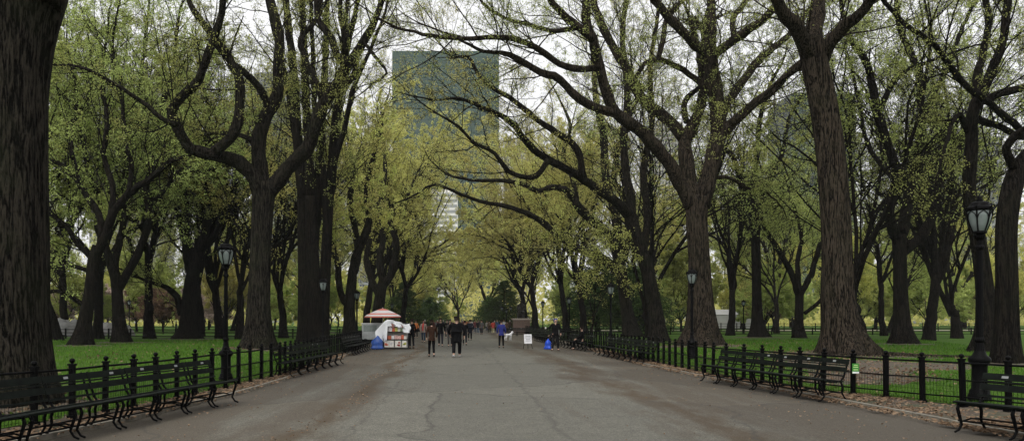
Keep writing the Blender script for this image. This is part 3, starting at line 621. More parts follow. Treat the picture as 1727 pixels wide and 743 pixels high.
hero('elm_tree', (1664, 592), 34, [
    ([(1666, 594), (1664, 540), (1660, 480), (1650, 410), (1638, 350)], [20, 15, 13, 12, 11], 0, 'trunk'),
    ([(1640, 360), (1635, 320), (1638, 249), (1644, 178), (1672, 122), (1692, 70), (1700, 5), (1705, -50)], [11, 10.5, 10, 9, 7.5, 6.5, 6, 5], -1, 'limb'),
    ([(1644, 178), (1650, 120), (1668, 42), (1656, -20)], [7, 6.5, 5.5, 4], (-.5, 2), 'limb'),
    ([(1640, 250), (1618, 192), (1600, 226), (1586, 280)], [5, 4, 3, 2], (0, -2), 'twiggy'),
    ([(1648, 172), (1690, 156), (1727, 146), (1790, 130)], [7, 6.5, 6, 5], (-.5, -1), 'limb'),
    ([(1718, 216), (1663, 170), (1628, 144), (1599, 106), (1569, 70), (1529, 42), (1494, 5), (1470, -30)], [6, 5.5, 5, 4.5, 4, 3.5, 3, 2], (0, -5), 'limb'),
    ([(1646, 200), (1690, 215), (1720, 230), (1780, 235)], [6, 5.5, 5.5, 4], (0, 1), 'limb')],
    'dark elm standing just behind the nearest right lamp and knotted trunk', LEAFD, BARKD, seed=20, group=G2, flare=.7, size=.062)
hero('elm_tree', (1278, 569), 63, [
    ([(1279, 571), (1277, 540), (1276, 500), (1275, 440), (1274, 390)], [14, 10, 9, 8.5, 9], 0, 'trunk'),
    ([(1273, 395), (1262, 340), (1248, 300), (1234, 260), (1217, 250), (1205, 210)], [6, 5, 4.5, 4, 3, 2], -2, 'limb'),
    ([(1275, 392), (1285, 340), (1300, 300), (1318, 262), (1330, 200)], [6, 5, 4.5, 4, 3], 2, 'limb'),
    ([(1274, 400), (1268, 330), (1276, 270), (1282, 200), (1300, 140)], [6.5, 5.5, 4.5, 4, 3], 0, 'limb')],
    'slender dark elm on the right lawn left of the small forked tree', LEAFG, BARKD, seed=21, group=G2, flare=.7, size=.12)
hero('lawn_tree', (1347, 572), 61, [
    ([(1348, 574), (1347, 545), (1348, 515), (1348, 490)], [11, 8, 7.5, 8], 0, 'trunk'),
    ([(1346, 495), (1332, 455), (1315, 425), (1300, 400), (1284, 370), (1290, 330)], [5.5, 5, 4.5, 4, 3, 2], -2, 'limb'),
    ([(1350, 495), (1368, 462), (1380, 420), (1392, 390), (1400, 340)], [5.5, 5, 4, 3.5, 2.5], 1, 'limb'),
    ([(1348, 492), (1345, 440), (1352, 400), (1340, 350)], [5, 4, 3.5, 2.5], 2, 'limb'),
    ([(1357, 528), (1380, 510), (1395, 490)], [3.5, 3, 2], 0, 'twiggy')],
    'small low-forking tree on the right lawn beside the stout elm', LEAFG, BARKD, seed=22, group=G2, flare=.5, size=.12)
# left lawn
hero('elm_tree', (138, 584), 42.5, [
    ([(136, 585), (141, 555), (146, 525), (153, 485), (158, 440), (166, 415)], [15, 11.5, 10, 9.5, 9.5, 9.5], 0, 'trunk'),
    ([(162, 430), (178, 396), (190, 360), (215, 328), (253, 301), (285, 274), (320, 262), (360, 250)], [8, 7.5, 7, 6, 5, 4, 3, 2], -2, 'limb'),
    ([(172, 400), (166, 360), (134, 312), (118, 285), (80, 268), (50, 240)], [6.5, 6, 5, 4, 3, 2], 1, 'limb'),
    ([(152, 432), (127, 408), (111, 382), (86, 362), (60, 340)], [5, 4.5, 4, 3, 2], 0, 'limb'),
    ([(150, 520), (127, 505), (102, 490), (77, 494), (50, 500)], [4.5, 4, 3.5, 3, 2], -1, 'limb'),
    ([(148, 456), (116, 447), (77, 449), (40, 440)], [4, 3.5, 3, 2], 0, 'twiggy'),
    ([(186, 372), (190, 320), (176, 262), (180, 200), (172, 140), (180, 60)], [5.5, 5, 4.5, 4, 3, 2], 2, 'limb'),
    ([(215, 330), (222, 280), (210, 230), (206, 160), (190, 100), (196, 30)], [4.5, 4, 3.5, 3, 2.5, 2], (-1, 1), 'limb'),
    ([(134, 312), (120, 240), (130, 170), (118, 100)], [4, 3.5, 3, 2], (1, 3), 'limb')],
    'leaning elm on the left lawn with a low bare side limb', LEAFG, BARKD, seed=23, group=G2, flare=.6, size=.085, cover=2.2)
hero('elm_tree', (204, 579), 48, [
    ([(205, 581), (202, 550), (199, 510), (196, 470), (186, 440)], [15, 11.5, 10.5, 10.5, 9], 0, 'trunk'),
    ([(188, 450), (178, 415), (165, 380), (168, 340), (150, 290), (140, 230), (150, 160)], [7, 6.5, 6, 5, 4.5, 4, 3], -1, 'limb'),
    ([(200, 485), (214, 462), (227, 438), (240, 408), (253, 366), (246, 320), (262, 260), (270, 190), (290, 120), (300, 40)], [8, 7.5, 7, 6.5, 6, 5.5, 5, 4, 3.5, 2.5], 1, 'limb'),
    ([(194, 455), (200, 410), (210, 370), (205, 320), (220, 260), (226, 190), (240, 110), (250, 20)], [6.5, 6, 5.5, 5, 4.5, 4, 3, 2], 3, 'limb'),
    ([(250, 350), (280, 318), (300, 290), (330, 280)], [4, 3.5, 3, 2], (1, -1), 'limb')],
    'vase-shaped elm on the left lawn right of the leaning one', LEAFG, BARKD, seed=24, group=G2, flare=.5, size=.085, cover=2.2)
hero('elm_tree', (315, 572), 57, [
    ([(315, 574), (317, 550), (318, 520), (322, 480), (330, 440), (338, 415)], [20, 15, 14, 13, 11.5, 11], 0, 'trunk'),
    ([(336, 425), (344, 395), (352, 358), (348, 310), (340, 260), (352, 200), (340, 130)], [8.5, 8, 7, 6, 5, 4, 3], -1, 'limb'),
    ([(328, 440), (310, 400), (300, 360), (282, 330), (262, 300)], [7, 6, 5, 4, 3], 2, 'limb'),
    ([(306, 530), (298, 500), (282, 484), (262, 478)], [6, 5.5, 4.5, 3], -1, 'limb'),
    ([(334, 430), (350, 410), (372, 380), (390, 330), (400, 290)], [6, 5, 4.5, 4, 3], 1, 'limb'),
    ([(322, 470), (312, 420), (318, 370), (310, 310), (316, 240)], [6, 5, 4.5, 4, 3], 0, 'limb')],
    'elm with broad spreading roots by the far rail fence on the left lawn', LEAFD, BARKD, seed=25, group=G2, flare=.7, size=.10, cover=2.2)
hero('elm_tree', (590, 567), 62, [
    ([(590, 569), (590, 545), (589, 520), (591, 498), (594, 470)], [15, 12, 11, 10.5, 9.5], 0, 'trunk'),
    ([(588, 515), (576, 498), (571, 470), (570, 445), (558, 405), (556, 370), (566, 340), (560, 300)], [6, 6, 5.5, 5.2, 5, 4.5, 4, 3], -2, 'limb'),
    ([(593, 475), (598, 440), (612, 405), (622, 370), (618, 320), (628, 270), (640, 220)], [8, 7.5, 7, 6, 5, 4, 3], -1, 'limb'),
    ([(592, 478), (604, 430), (598, 380), (590, 340), (596, 290), (588, 240)], [6, 6, 5.5, 5, 4, 3], 1, 'limb'),
    ([(571, 440), (560, 425), (552, 400)], [3.5, 3, 2], (-1, -2), 'twiggy')],
    'elm with a bowed side limb, behind the left fence just before the vendor umbrella', LEAFY, BARK, seed=26, group=G1, flare=.4, size=.115)
hero('elm_tree', (636, 560), 74, [
    ([(634, 562), (636, 530), (640, 500), (646, 475)], [13, 10.5, 10, 10], 0, 'trunk'),
    ([(646, 480), (660, 462), (666, 435), (668, 405), (658, 380), (664, 360), (684, 335), (694, 318)], [7, 6.5, 6.3, 5.5, 4.5, 4, 3, 2], -2, 'limb'),
    ([(646, 482), (640, 440), (646, 400), (640, 350), (650, 290), (645, 230)], [6.5, 6, 5, 4.5, 4, 3], 1, 'limb'),
    ([(640, 500), (624, 465), (618, 430), (626, 390), (612, 340)], [6, 5.5, 5, 4, 3], 2, 'limb')],
    'elm with a hooked limb right of and behind the striped umbrella', LEAFY, BARK, seed=27, group=G1, flare=.4, size=.13)

# tree kinds for the background, shared meshes
KIND = [make_elm(101, 23, 5.0, 5, .30, .62, LEAFG, BARKD, per=5, size=.12), make_elm(102, 20, 4.0, 4, .28, .8, LEAFY, BARKD, per=5, size=.12), make_elm(103, 24, 5.5, 5, .30, .55, LEAFD, BARKD, per=5, size=.13),
        make_elm(104, 20, 3.6, 4, .28, .75, LEAFG, BARKD, per=6, lean=.5, size=.14), make_elm(105, 24, 5.0, 5, .34, .75, LEAFY, BARKD, per=9, size=.14), make_elm(106, 18, 3.2, 4, .26, .9, LEAFD, BARKD, per=7, lean=-.4, size=.14),
        make_elm(107, 26, 6.0, 6, .36, 1.1, LEAFY, BARKD, per=9, size=.115, upr=.06, lean=.4, clump=.15),
        make_elm(108, 24, 2.6, 6, .34, .42, LEAFG, BARKD, per=2, size=.10, dens=.75), make_elm(109, 23, 4.2, 6, .32, .55, LEAFG, BARKD, per=2, size=.10, lean=.3, dens=.8)]
ORD = ['first', 'second', 'third', 'fourth', 'fifth', 'sixth', 'seventh', 'eighth', 'ninth', 'tenth', 'eleventh', 'twelfth']
rr = random.Random(8)
for k, (y, kd, sc) in enumerate([(84, 6, 1.02), (97, 6, 1.03), (109, 6, 1.08), (126, 1, 1.0), (146, 1, .9)]):
    place_tree('elm_tree', *KIND[kd], (-9.6 if k != 2 else -7.8) - rr.random(), y, rr.uniform(-.5, .5), sc, 'distant elm of the left path-side row beyond the umbrella, %s from the camera' % ORD[k], group='distant elms lining the promenade')
for k, (y, kd, sc) in enumerate([(80, 6, .9), (92, 6, .98), (104, 6, 1.05), (119, 6, 1.0), (136, 1, .95)]):
    place_tree('elm_tree', *KIND[kd], (12.0 if k not in (2, 3) else 9.9) + rr.random(), y, math.pi + rr.uniform(-.5, .5), sc, 'distant elm of the right path-side row behind the far lamps, %s from the camera' % ORD[k], group='distant elms lining the promenade')
rgn = np.random.default_rng(44); cnt = 0
for yrow in (54, 68, 84, 102, 124, 148):
    xs = np.arange(-.60 * yrow - 6, .73 * yrow + 8, 10 + yrow * .03)
    for x in xs:
        xx = x + rgn.uniform(-2.5, 2.5); yy = yrow + rgn.uniform(-3.5, 3.5)
        if -15 < xx < 19: continue
        px = VX + F * xx / yy
        if yrow == 54 and (xx < 0 and px > 60 and px < 360): continue
        if yrow <= 66 and 1080 < px < 1640: continue
        if 250 < px < 330 and yrow < 100: continue
        left = xx < 0; far = yrow > 100
        kd = int(rgn.choice([0, 2, 3, 8, 5, 1] if left else [0, 8, 3, 7, 2, 4]))
        if not left and rgn.random() < (.68 if yrow < 100 else .3): continue
        if left and rgn.random() < .2: continue
        lab = ('elm in the %s woods %s' % ('left' if left else 'right', 'past the far lawn path' if far else 'behind the lawn fence'))
        place_tree('elm_tree', *KIND[kd], xx, yy, rgn.random() * 6.28, rgn.uniform(.78, 1.08), lab, group='elms in the %s %s woods' % ('far' if far else 'nearer', 'left' if left else 'right')); cnt += 1
for px, y, k, sc, lab in ((1097, 61, 7, 1.0, 'many-stemmed dark elm on the right between the two leaning trunks'), (1232, 72, 8, 1.0, 'upright dark elm right of the great spreading elm'), (1452, 47, 7, 1.0, 'many-stemmed dark elm right behind the stout ridged elm'),
                          (1565, 54, 8, 1.05, 'upright elm just right of the forked lawn elm'), (1612, 60, 7, .95, 'many-stemmed elm left of the nearest right lamp'), (372, 60, 8, .95, 'upright elm seen through beside the nearest left lamp'),
                          (478, 62, 8, .9, 'slim elm between the crooked elm and the many-stemmed elm'), (165, 57, 0, 1.05, 'leafy elm between the leaning and the vase-shaped elms'), (252, 60, 0, 1.1, 'leafy elm between the vase-shaped and spreading-root elms'), (96, 54, 3, 1.1, 'leafy elm right beside the thick left edge trunk')):
    place_tree('elm_tree', *KIND[k], wx(px, y), y, rr.random() * 6, sc, lab, group=G2)
# middle tree at the end of the vista, yellow-leaved
place_tree('elm_tree', *KIND[4], -.3, 160, 1.0, .80, 'pale trunked elm standing alone at the far end of the promenade')
for x, y, k, sc, lab in ((-15, 172, 1, 1.15, 'yellow leaved elm closing the vista, leftmost of the four behind the crowd'), (-6.5, 176, 4, 1.02, 'yellow leaved elm closing the vista just left of the central gap'),
                         (5.5, 176, 6, 1.0, 'yellow leaved elm closing the vista just right of the central gap'), (14, 172, 4, 1.0, 'yellow leaved elm closing the vista, rightmost of the four behind the crowd')):
    place_tree('elm_tree', *KIND[k], x, y, x, sc, lab)
# evergreens
def make_conifer(seed, H=8.5, Rr=5.2):
    r = np.random.default_rng(seed); m = MB(); LV = []
    trunk_tube(m, np.array([[0, 0, z] for z in np.linspace(-.1, H, 12)]), np.linspace(.26, .03, 12), r, 10, .4)
    n = 190; z = .6 + (H - .8) * (np.arange(n) + r.random(n)) / n; L = Rr * (1 - (z / H) ** 1.3) * r.uniform(.7, 1.1, n) + .4; az = r.random(n) * 6.28
    D = np.stack([np.cos(az), np.sin(az), np.full(n, .12)], -1)
    p, ra = grow(r, np.stack([0 * z, 0 * z, z], -1), D, L, np.full(n, .04), np.full(n, .012), 6, .06, -.03); tubes(m, p, ra, 4)
    a, d, l, q = spawn(r, p, ra, L, 9, .15, 1, .5, .9, .38, .5, up=-.05); p2, r2 = grow(r, a, d, l, np.full(len(a), .012), np.full(len(a), .006), 4, .08, -.06); tubes(m, p2, r2, 3)
    LV.append(leaves(r, p2, 16, .16, .07)); LV.append(leaves(r, p, 12, .16, .08))
    return m.mesh('evergreen_trunk', BARKD, True), crown_mesh('evergreen_crown', LV, [LEAFE])
CON = [make_conifer(1), make_conifer(2, 7.5, 5.6)]
for x, y, k, s, lab in ((wx(682, 125), 125, 0, .9, 'dark evergreen left of the far crowd, nearer one'), (wx(727, 146), 146, 1, .8, 'dark evergreen left of the far crowd, beside the central gap'),
                        (wx(826, 146), 146, 1, .8, 'dark evergreen right of the central gap above the crowd'), (wx(850, 128), 128, 0, .95, 'dark evergreen behind the statue'),
                        (16.5, 96, 0, 1.1, 'tall evergreen on the right lawn behind the second lamp'), (19.5, 90, 1, 1.0, 'broad evergreen on the right lawn beside the tall one')):
    place_tree('evergreen_tree', *CON[k], x, y, rr.random() * 6, s, lab)
# blossom and young trees
def make_small(seed, lm, H=6, size=.16):
    return make_elm(seed, H, 1.5, 5, .12, .95, lm, BARKD, per=6, size=size, flare=.3, dens=.8, name='small_tree', clump=.1)
BL = [make_small(301, LEAFP), make_small(302, LEAFB, 7)]
for px, y, k, s, lab in ((118, 100, 0, 1.0, 'pink blossom tree behind the boulder at far left'), (170, 108, 0, 1.1, 'pink blossom tree between two left lawn trunks'), (250, 112, 1, 1.0, 'reddish budding tree left of the spreading roots elm'),
                         (275, 96, 1, .8, 'low reddish budding tree beside the far left lamp'), (352, 116, 0, 1.25, 'pale blossom tree in front of the white building'), (380, 104, 0, 1.0, 'pink blossom tree seen behind the nearest left lamp'),
                         (1290, 120, 1, 1.0, 'reddish budding tree on the right behind the slender elm'), (1655, 118, 1, .8, 'bronze budding tree at the right edge woods')):
    place_tree('blossom_tree' if k == 0 else 'budding_tree', *BL[k], wx(px, y), y, rr.random() * 6, s, lab)
US = [make_elm(401, 10, 1.8, 5, .13, .9, LEAFG, BARKD, per=10, size=.15, dens=.9, name='understory', clump=.1), make_elm(402, 12, 2.2, 5, .14, .8, LEAFY, BARKD, per=10, size=.15, dens=.9, name='understory', clump=.1)]
ru = np.random.default_rng(91)
for yrow in (94, 116, 140, 162):
    for x in np.arange(-.62 * yrow, .75 * yrow, 10.5):
        xx = x + ru.uniform(-3, 3); yy = yrow + ru.uniform(-5, 5)
        if -16 < xx < 18: continue
        place_tree('understory_tree', *US[int(ru.random() < .45)], xx, yy, ru.random() * 6, ru.uniform(.7, 1.1), 'low light green tree filling the far %s woods' % ('left' if xx < 0 else 'right'), group='low trees in the far %s woods' % ('left' if xx < 0 else 'right'))
for x, y, k_, sc_, lab in ((-10.5, 164, 1, 1.15, 'low yellow green tree left of the central gap, outer one'), (-6.2, 168, 0, 1.1, 'low green tree left of the central gap, inner one'), (-14.5, 160, 0, 1.2, 'low green tree behind the far left fence end')):
    place_tree('understory_tree', *US[k_], x, y, x, sc_, lab)
YS = make_elm(310, 9, 2.2, 3, .07, .35, LEAFY, BARK, per=3, size=.09, flare=.1, dens=.6, name='young_tree')
place_tree('young_tree', *YS, 8.55, 52, .5, 1.0, 'slim young tree with upright twigs by the third right lamp')
# distant wood
def woods(seed, n):
    r = np.random.default_rng(seed); x = r.uniform(-260, 320, n); y = r.uniform(185, 250, n); h = 9 + 5 * np.sin(x * .11) + 3 * np.sin(x * .37 + 1) + r.normal(0, 1, n)
    z = r.random(n) ** .8 * h; c = np.stack([x, y, z + .2], -1); k = n
    u = unit(r.normal(0, 1, (k, 3))); v = unit(np.cross(u, r.normal(0, 1, (k, 3)))); s = r.uniform(.3, .8, k)[:, None]
    return np.stack([c - u * s, c - v * s * .5, c + u * s, c + v * s * .5], 1).reshape(-1, 3)
V = woods(5, 80000)
tag(link('distant_woods', mesh_arrays('distant_woods', V, np.arange(len(V)).reshape(-1, 4), mats=[LEAFY], smooth=False)), 'pale green mass of far-off woods behind the park trees', 'woods', kind='stuff')

# ------------------------------------------------------------------ fences
def fence(P, y0, y1, label, step=.86, posts=True, h=.97, meshh=.5):
    ys = [y0]; 
    while ys[-1] < y1:
        d = 1e-3; sl_ = float((cx(P, ys[-1] + .5) - cx(P, ys[-1])) / .5); ys.append(ys[-1] + step / math.hypot(1, sl_))
    pts = [(float(cx(P, y)), y) for y in ys]
    o = empty('iron_fence', (pts[0][0], pts[0][1], 0)); tag(o, label, 'fence', 'iron fences along the promenade')
    ox, oy = pts[0]
    pm = MB()
    pm.box((0, 0, h * .46), (.082, .082, h * .92)); pm.box((0, 0, .03), (.12, .12, .08)); pm.box((0, 0, h * .92 + .012), (.11, .11, .03))
    pm.lathe([(.001, h * .93), (.03, h * .935), (.022, h * .955), (.045, h * .985), (.048, h * 1.005), (.035, h * 1.03), (.001, h * 1.045)], 10)
    pme = pm.mesh('fence_post', IRON)
    r = random.Random(int(y0 * 7))
    for x, y in pts:
        q = link('post', pme, o, (x - ox, y - oy, .02)); q.rotation_euler = (r.gauss(0, .012), r.gauss(0, .012), r.gauss(0, .05))
    for hz, rr_ in ((h * .86, .021), (h * .53, .016), (h * .2, .016)):
        m = MB(); m.tube([(x - ox, y - oy, hz + .02 + r.gauss(0, .006)) for x, y in pts], rr_, 6); m.build('rail', IRON, o, True)
    if meshh:
        m = MB(); cum = 0
        for (xa, ya), (xb, yb) in zip(pts[:-1], pts[1:]):
            for k in range(12):
                t = (k + .5) / 12; X, Yy = xa + (xb - xa) * t - ox + (.05 if xa < 0 else -.05) * -1, ya + (yb - ya) * t - oy
                m.box((X, Yy, meshh * .5 + .07), (.0045, .0045, meshh))
            for hz in np.arange(.1, meshh + .1, .1):
                m.box(((xa + xb) / 2 - ox + (-.05 if xa < 0 else .05), (ya + yb) / 2 - oy, hz), (.0045, math.hypot(xb - xa, yb - ya), .0045), rz=-math.atan2(xb - xa, yb - ya))
        m.build('wire_mesh', IRON, o)
    return o
def fnc(P, a, b, l, **k): return fence(P, a, b, l, **k)
fnc(FL, 8.2, 31.5, 'black iron post and rail fence behind the near left benches')
fnc(FL, 32.3, 72, 'black iron fence along the left side running back to the vendor cart', meshh=0, step=.9)
fnc(FR, 9.5, 33, 'black iron post and rail fence on the right holding the green sign')
fnc(FR, 33.8, 74, 'black iron fence along the right side beyond the second lamp', meshh=0, step=.9)
fnc(FL, 73, 150, 'distant iron fence on the left past the vendor cart', meshh=0, step=1.6)
fnc(FR, 75, 150, 'distant iron fence on the right past the statue', meshh=0, step=1.6)
def rail_fence(a, b, h, n, label):
    o = empty('rail_fence', (a[0], a[1], ground_z(*a))); tag(o, label, 'fence', 'low rail fences on the lawns')
    pm = MB(); pm.box((0, 0, h / 2), (.09, .09, h)); pm.box((0, 0, h + .015), (.11, .11, .04)); pme = pm.mesh('rail_fence_post', IRON)
    r = random.Random(n)
    P = [((b[0] - a[0]) * t, (b[1] - a[1]) * t + .2 * math.sin(t * 9), 0) for t in np.linspace(0, 1, n)]
    for p in P: link('post', pme, o, p)
    for hz in (h * .93, h * .6, h * .28):
        m = MB(); m.tube([(p[0], p[1], hz) for p in P], .028, 5); m.build('rail', IRON, o, True)
rail_fence((-36, 60), (-8.5, 57), .72, 17, 'low dark rail fence crossing the left lawn behind the trunks')
rail_fence((-50, 80), (-10, 78), .75, 22, 'farther low rail fence on the left in front of the sandy path')
rail_fence((10.5, 76), (58, 76), .78, 26, 'low dark rail fence crossing the right lawn behind the trees')
rail_fence((13, 100), (70, 101), 1.0, 30, 'farther dark rail fence on the right along the path')

# ------------------------------------------------------------------ lamps
GLASS = simple('frosted_glass', (.15, .18, .172), .2, .12, 8)
def lampmesh():
    b = MB(); b.lathe([(.19, 0), (.19, .10), (.165, .13), (.165, .18), (.13, .22), (.125, .62), (.14, .66), (.175, .70), (.185, .74), (.17, .78), (.12, .82), (.085, .9)], 16)
    th = np.arange(24); p = MB(); p.lathe([(.088, .88), (.075, .95), (.062, 1.05), (.082, 1.08), (.082, 1.11), (.060, 1.15), (.056, 2.0), (.05, 2.72), (.075, 2.76), (.075, 2.79), (.05, 2.82), (.05, 2.9), (.085, 2.95), (.095, 3.0), (.07, 3.03)], 24, mod=np.where(th % 2, -.09, 0))
    g = MB(); g.lathe([(.07, 3.03), (.105, 3.06), (.155, 3.2), (.185, 3.33), (.190, 3.44), (.17, 3.47), (.001, 3.475)], 18)
    f = MB(); f.lathe([(.06, 3.0), (.12, 3.03), (.12, 3.06), (.10, 3.07)], 16); f.lathe([(.2, 3.43), (.225, 3.45), (.225, 3.49), (.2, 3.50), (.17, 3.53), (.15, 3.575), (.10, 3.60), (.001, 3.61)], 18)
    for k in range(6):
        a = k * math.pi / 3 + .3; c, s = math.cos(a), math.sin(a)
        f.tube([(c * r_, s * r_, z) for r_, z in ((.09, 3.05), (.118, 3.08), (.165, 3.2), (.198, 3.33), (.212, 3.42), (.225, 3.46), (.245, 3.50), (.235, 3.54), (.215, 3.53))], .0135, 5)
        # arched tracery at the head of each pane
        a2 = a + math.pi / 6
        f.tube([(math.cos(a + d) * r_, math.sin(a + d) * r_, z) for d, r_, z in ((.0, .19, 3.28), (.16, .198, 3.37), (.52, .202, 3.43), (.89, .198, 3.37), (1.05, .19, 3.28))], .009, 4)
    fi = MB(); fi.lathe([(.04, 3.6), (.065, 3.625), (.03, 3.65), (.045, 3.68), (.02, 3.71), (.001, 3.75)], 10)
    return [('base', b.mesh('lamp_base', IRON, True)), ('pole', p.mesh('lamp_pole', IRON)), ('glass', g.mesh('lamp_glass', GLASS, True)), ('lantern_frame', f.mesh('lamp_frame', IRON)), ('finial', fi.mesh('lamp_finial', IRON, True))]
LM = lampmesh(); lamp0 = empty('street_lamp'); tag(lamp0, 'x', 'street lamp', 'cast iron park lamps')
for n_, me in LM: link(n_, me, lamp0)
LAMPS = [(381, 21.06, .06, 1.0, 'black iron lamp at the end of the near left bench, nearest on the left'), (545, 38.8, 0.05, 1, 'black iron lamp in front of the many-stemmed elm on the left'),
         (602, 54.5, .05, 1, 'black iron lamp left of the striped umbrella'), (637.6, 81, .1, 1, 'black iron lamp rising just above the striped umbrella'), (661, 97.6, .1, 1, 'far lamp right of the striped umbrella, above the plastic sheet'),
         (679, 118, .1, 1, 'far lamp above the man at the book stand'), (688, 139, .1, 1, 'tiny far lamp above the orange jacket walker'),
         (1652, 15.6, .1, 1.07, 'big black iron lamp behind the nearest right bench'), (1167, 31.7, .05, 1, 'black iron lamp in front of the great spreading elm on the right'),
         (1030, 44.2, .05, 1, 'black iron lamp behind the long right bench, left of leaning trunks'), (960, 69, .05, 1, 'black iron lamp above the seated person on the right'),
         (915.5, 85.8, .1, 1, 'black iron lamp left of the hooded man on the right'), (881.5, 113, .1, 1, 'far lamp in front of the statue plinth'),
         (218, 88, .3, 1, 'lone lamp on the left lawn beside the vase-shaped elm'), (297, 118, .3, 1, 'small far lamp left of the spreading roots elm'), (1254, 84, .15, 1, 'lone lamp on the right lawn left of the slender elm')]
for k, (px, y, z, s, lab) in enumerate(LAMPS):
    o = lamp0 if k == 0 else copy_tree(lamp0)
    o.location = (wx(px, y), y, z); o.scale = (s, s, s); o.rotation_euler.z = k * .37; o['label'] = lab
# three-headed far lamp
o = empty('triple_lamp', (wx(854, 120), 120, .05)); tag(o, 'triple-headed lamp standing left of the statue', 'street lamp')
m = MB(); m.lathe([(.2, 0), (.2, .2), (.1, .7), (.07, 1), (.05, 3.0), (.001, 3.0)], 10); m.build('pole', IRON, o)
for dx, z0 in ((-.65, .15), (0, -.25), (.65, .15)):
    if dx: q = MB(); q.tube([(0, 0, 2.6), (dx * .6, 0, 2.55), (dx, 0, 2.95 + z0)], .03, 5); q.build('arm', IRON, o)
    for nm in (2, 3): c = link(LM[nm][0], LM[nm][1], o, (dx, 0, z0 - .05))

# ------------------------------------------------------------------ benches
PLQ = simple('worn_plaque', (.22, .23, .23), .4, .2, 20)
def bench(a, b, n, label, side, detail=True):
    """a: front corner of one end, b: the other; row of n sections; side = +1 when the back is to the left of a->b"""
    ax, ay = a; L = math.hypot(b[0] - ax, b[1] - ay); rz = math.atan2(b[1] - ay, b[0] - ax); P = L / n
    o = empty('park_bench', (ax, ay, 0), rz); tag(o, label, 'bench', 'long slatted park benches')
    S = side; r = random.Random(int(L * 100))
    seat = MB()
    for k in range(7):
        d = .03 + k * .071; z = .455 - (.03 * math.sin(k / 6 * math.pi)) - .006 * k
        for q in range(n): seat.box(((q + .5) * P, S * d, z + r.gauss(0, .002)), (P - .006, .056, .024), rx=S * (.18 if k == 0 else 0))
    seat.build('seat', SLAT, o)
    # frame side profile in (depth, height)
    def frame(x):
        m = MB()
        m.tube([(x, S * .05, .44), (x, S * .02, .36), (x, S * .06, .24), (x, S * .10, .12), (x, S * .04, .04), (x, S * -.03, .015)], [.02, .026, .024, .02, .018, .016], 6)   # front leg
        m.tube([(x, S * .05, .43), (x, S * .25, .405), (x, S * .46, .42), (x, S * .52, .50), (x, S * .565, .64), (x, S * .61, .80), (x, S * .64, .86)], [.02, .02, .022, .022, .019, .017, .018], 6)  # seat rail + back stay
        m.tube([(x, S * .46, .42), (x, S * .50, .30), (x, S * .49, .17), (x, S * .56, .06), (x, S * .63, .015)], [.024, .024, .02, .018, .016], 6)
        m.tube([(x, S * .09, .16), (x, S * .28, .2), (x, S * .49, .18)], .013, 5)
        return m
    for q in range(n):
        for t in (.07, .93): frame((q + t) * P).build('leg', IRON, o, True)
        bk = MB(); sag = r.gauss(0, .006)
        for dd, z, w in ((.520, .53, .03), (.572, .655, .095), (.600, .738, .022), (.622, .812, .10)):
            bk.box(((q + .5) * P, S * (dd - .022), z + sag), (P - .02, .02, w), rx=-S * .28 * 1)
        bko = bk.build('backrest', SLAT, o)
        if r.random() < .55:
            pq = MB(); pq.box(((q + r.choice([.3, .5, .62])) * P, S * (.622 - .022 - .014), .815 + sag), (.10, .004, .035), rx=-S * .28); pq.build('plaque', PLQ, bko)
    for d in (.12, .46):
        m = MB(); m.tube([(0, S * d, .19 if d > .2 else .17), (L, S * d, .19 if d > .2 else .17)], .014, 5); m.build('stretcher', IRON, o, True)
    return o
bench((-5.95, 7.2), (-4.46, 16.2), 9, 'long dark green bench row at the lower left corner', 1)
bench((-4.82, 23.2), (-4.42, 30.6), 7, 'long bench row at the left kerb midway to the vendor cart', 1)
bench((-5.0, 38.0), (-5.0, 45.2), 7, 'bench row on the left ending at the blue tarp', 1)
bench((8.24, 9.16), (7.3, 11.9), 3, 'nearest right bench, cut off by the right edge of the photo', -1)
bench((7.3, 16.2), (6.55, 21.9), 6, 'long bench row on the right beside the green sign', -1)
bench((6.85, 30.2), (6.55, 39.2), 9, 'second long bench row on the right by the second lamp', -1)
bench((6.7, 43.0), (6.3, 50.2), 7, 'third bench row on the right where a person sits', -1)
bench((6.4, 53.5), (6.1, 66), 12, 'fourth bench row on the right behind the hooded man', -1)
bench((5.2, 85.5), (8.0, 85.5), 3, 'far bench row facing down the path below the statue', 1)
bench((7.1, 70), (7.0, 82), 11, 'farthest bench row on the right running toward the statue', -1)

# ------------------------------------------------------------------ people
def skin(V, E, Rd, root=0, sub=1):
    me = bpy.data.meshes.new('sk'); me.from_pydata(V, E, []); o = bpy.data.objects.new('sk', me); COL.objects.link(o)
    sm = o.modifiers.new('s', 'SKIN'); sm.use_smooth_shade = True
    for i, r_ in enumerate(Rd): me.skin_vertices[0].data[i].radius = r_ if isinstance(r_, tuple) else (r_, r_)
    me.skin_vertices[0].data[root].use_root = True
    ss = o.modifiers.new('u', 'SUBSURF'); ss.levels = sub; ss.render_levels = sub
    dg = bpy.context.evaluated_depsgraph_get(); dg.update(); r2 = bpy.data.meshes.new_from_object(o.evaluated_get(dg)); bpy.data.objects.remove(o); bpy.data.meshes.remove(me)
    for p in r2.polygons: p.use_smooth = True
    return r2
def chainskin(chains, root, sub=1):
    """chains: lists of (pt, radius); points within 1 mm are shared"""
    V = []; Rd = []; E = []; key = {}
    def vid(p, r_):
        k = tuple(round(c * 1000) for c in p)
        if k not in key: key[k] = len(V); V.append(p); Rd.append(r_)
        return key[k]
    for ch in chains:
        ids = [vid(*q) for q in ch]; E += [(a, b_) for a, b_ in zip(ids[:-1], ids[1:])]
    return skin(V, E, Rd, vid(*root), sub)
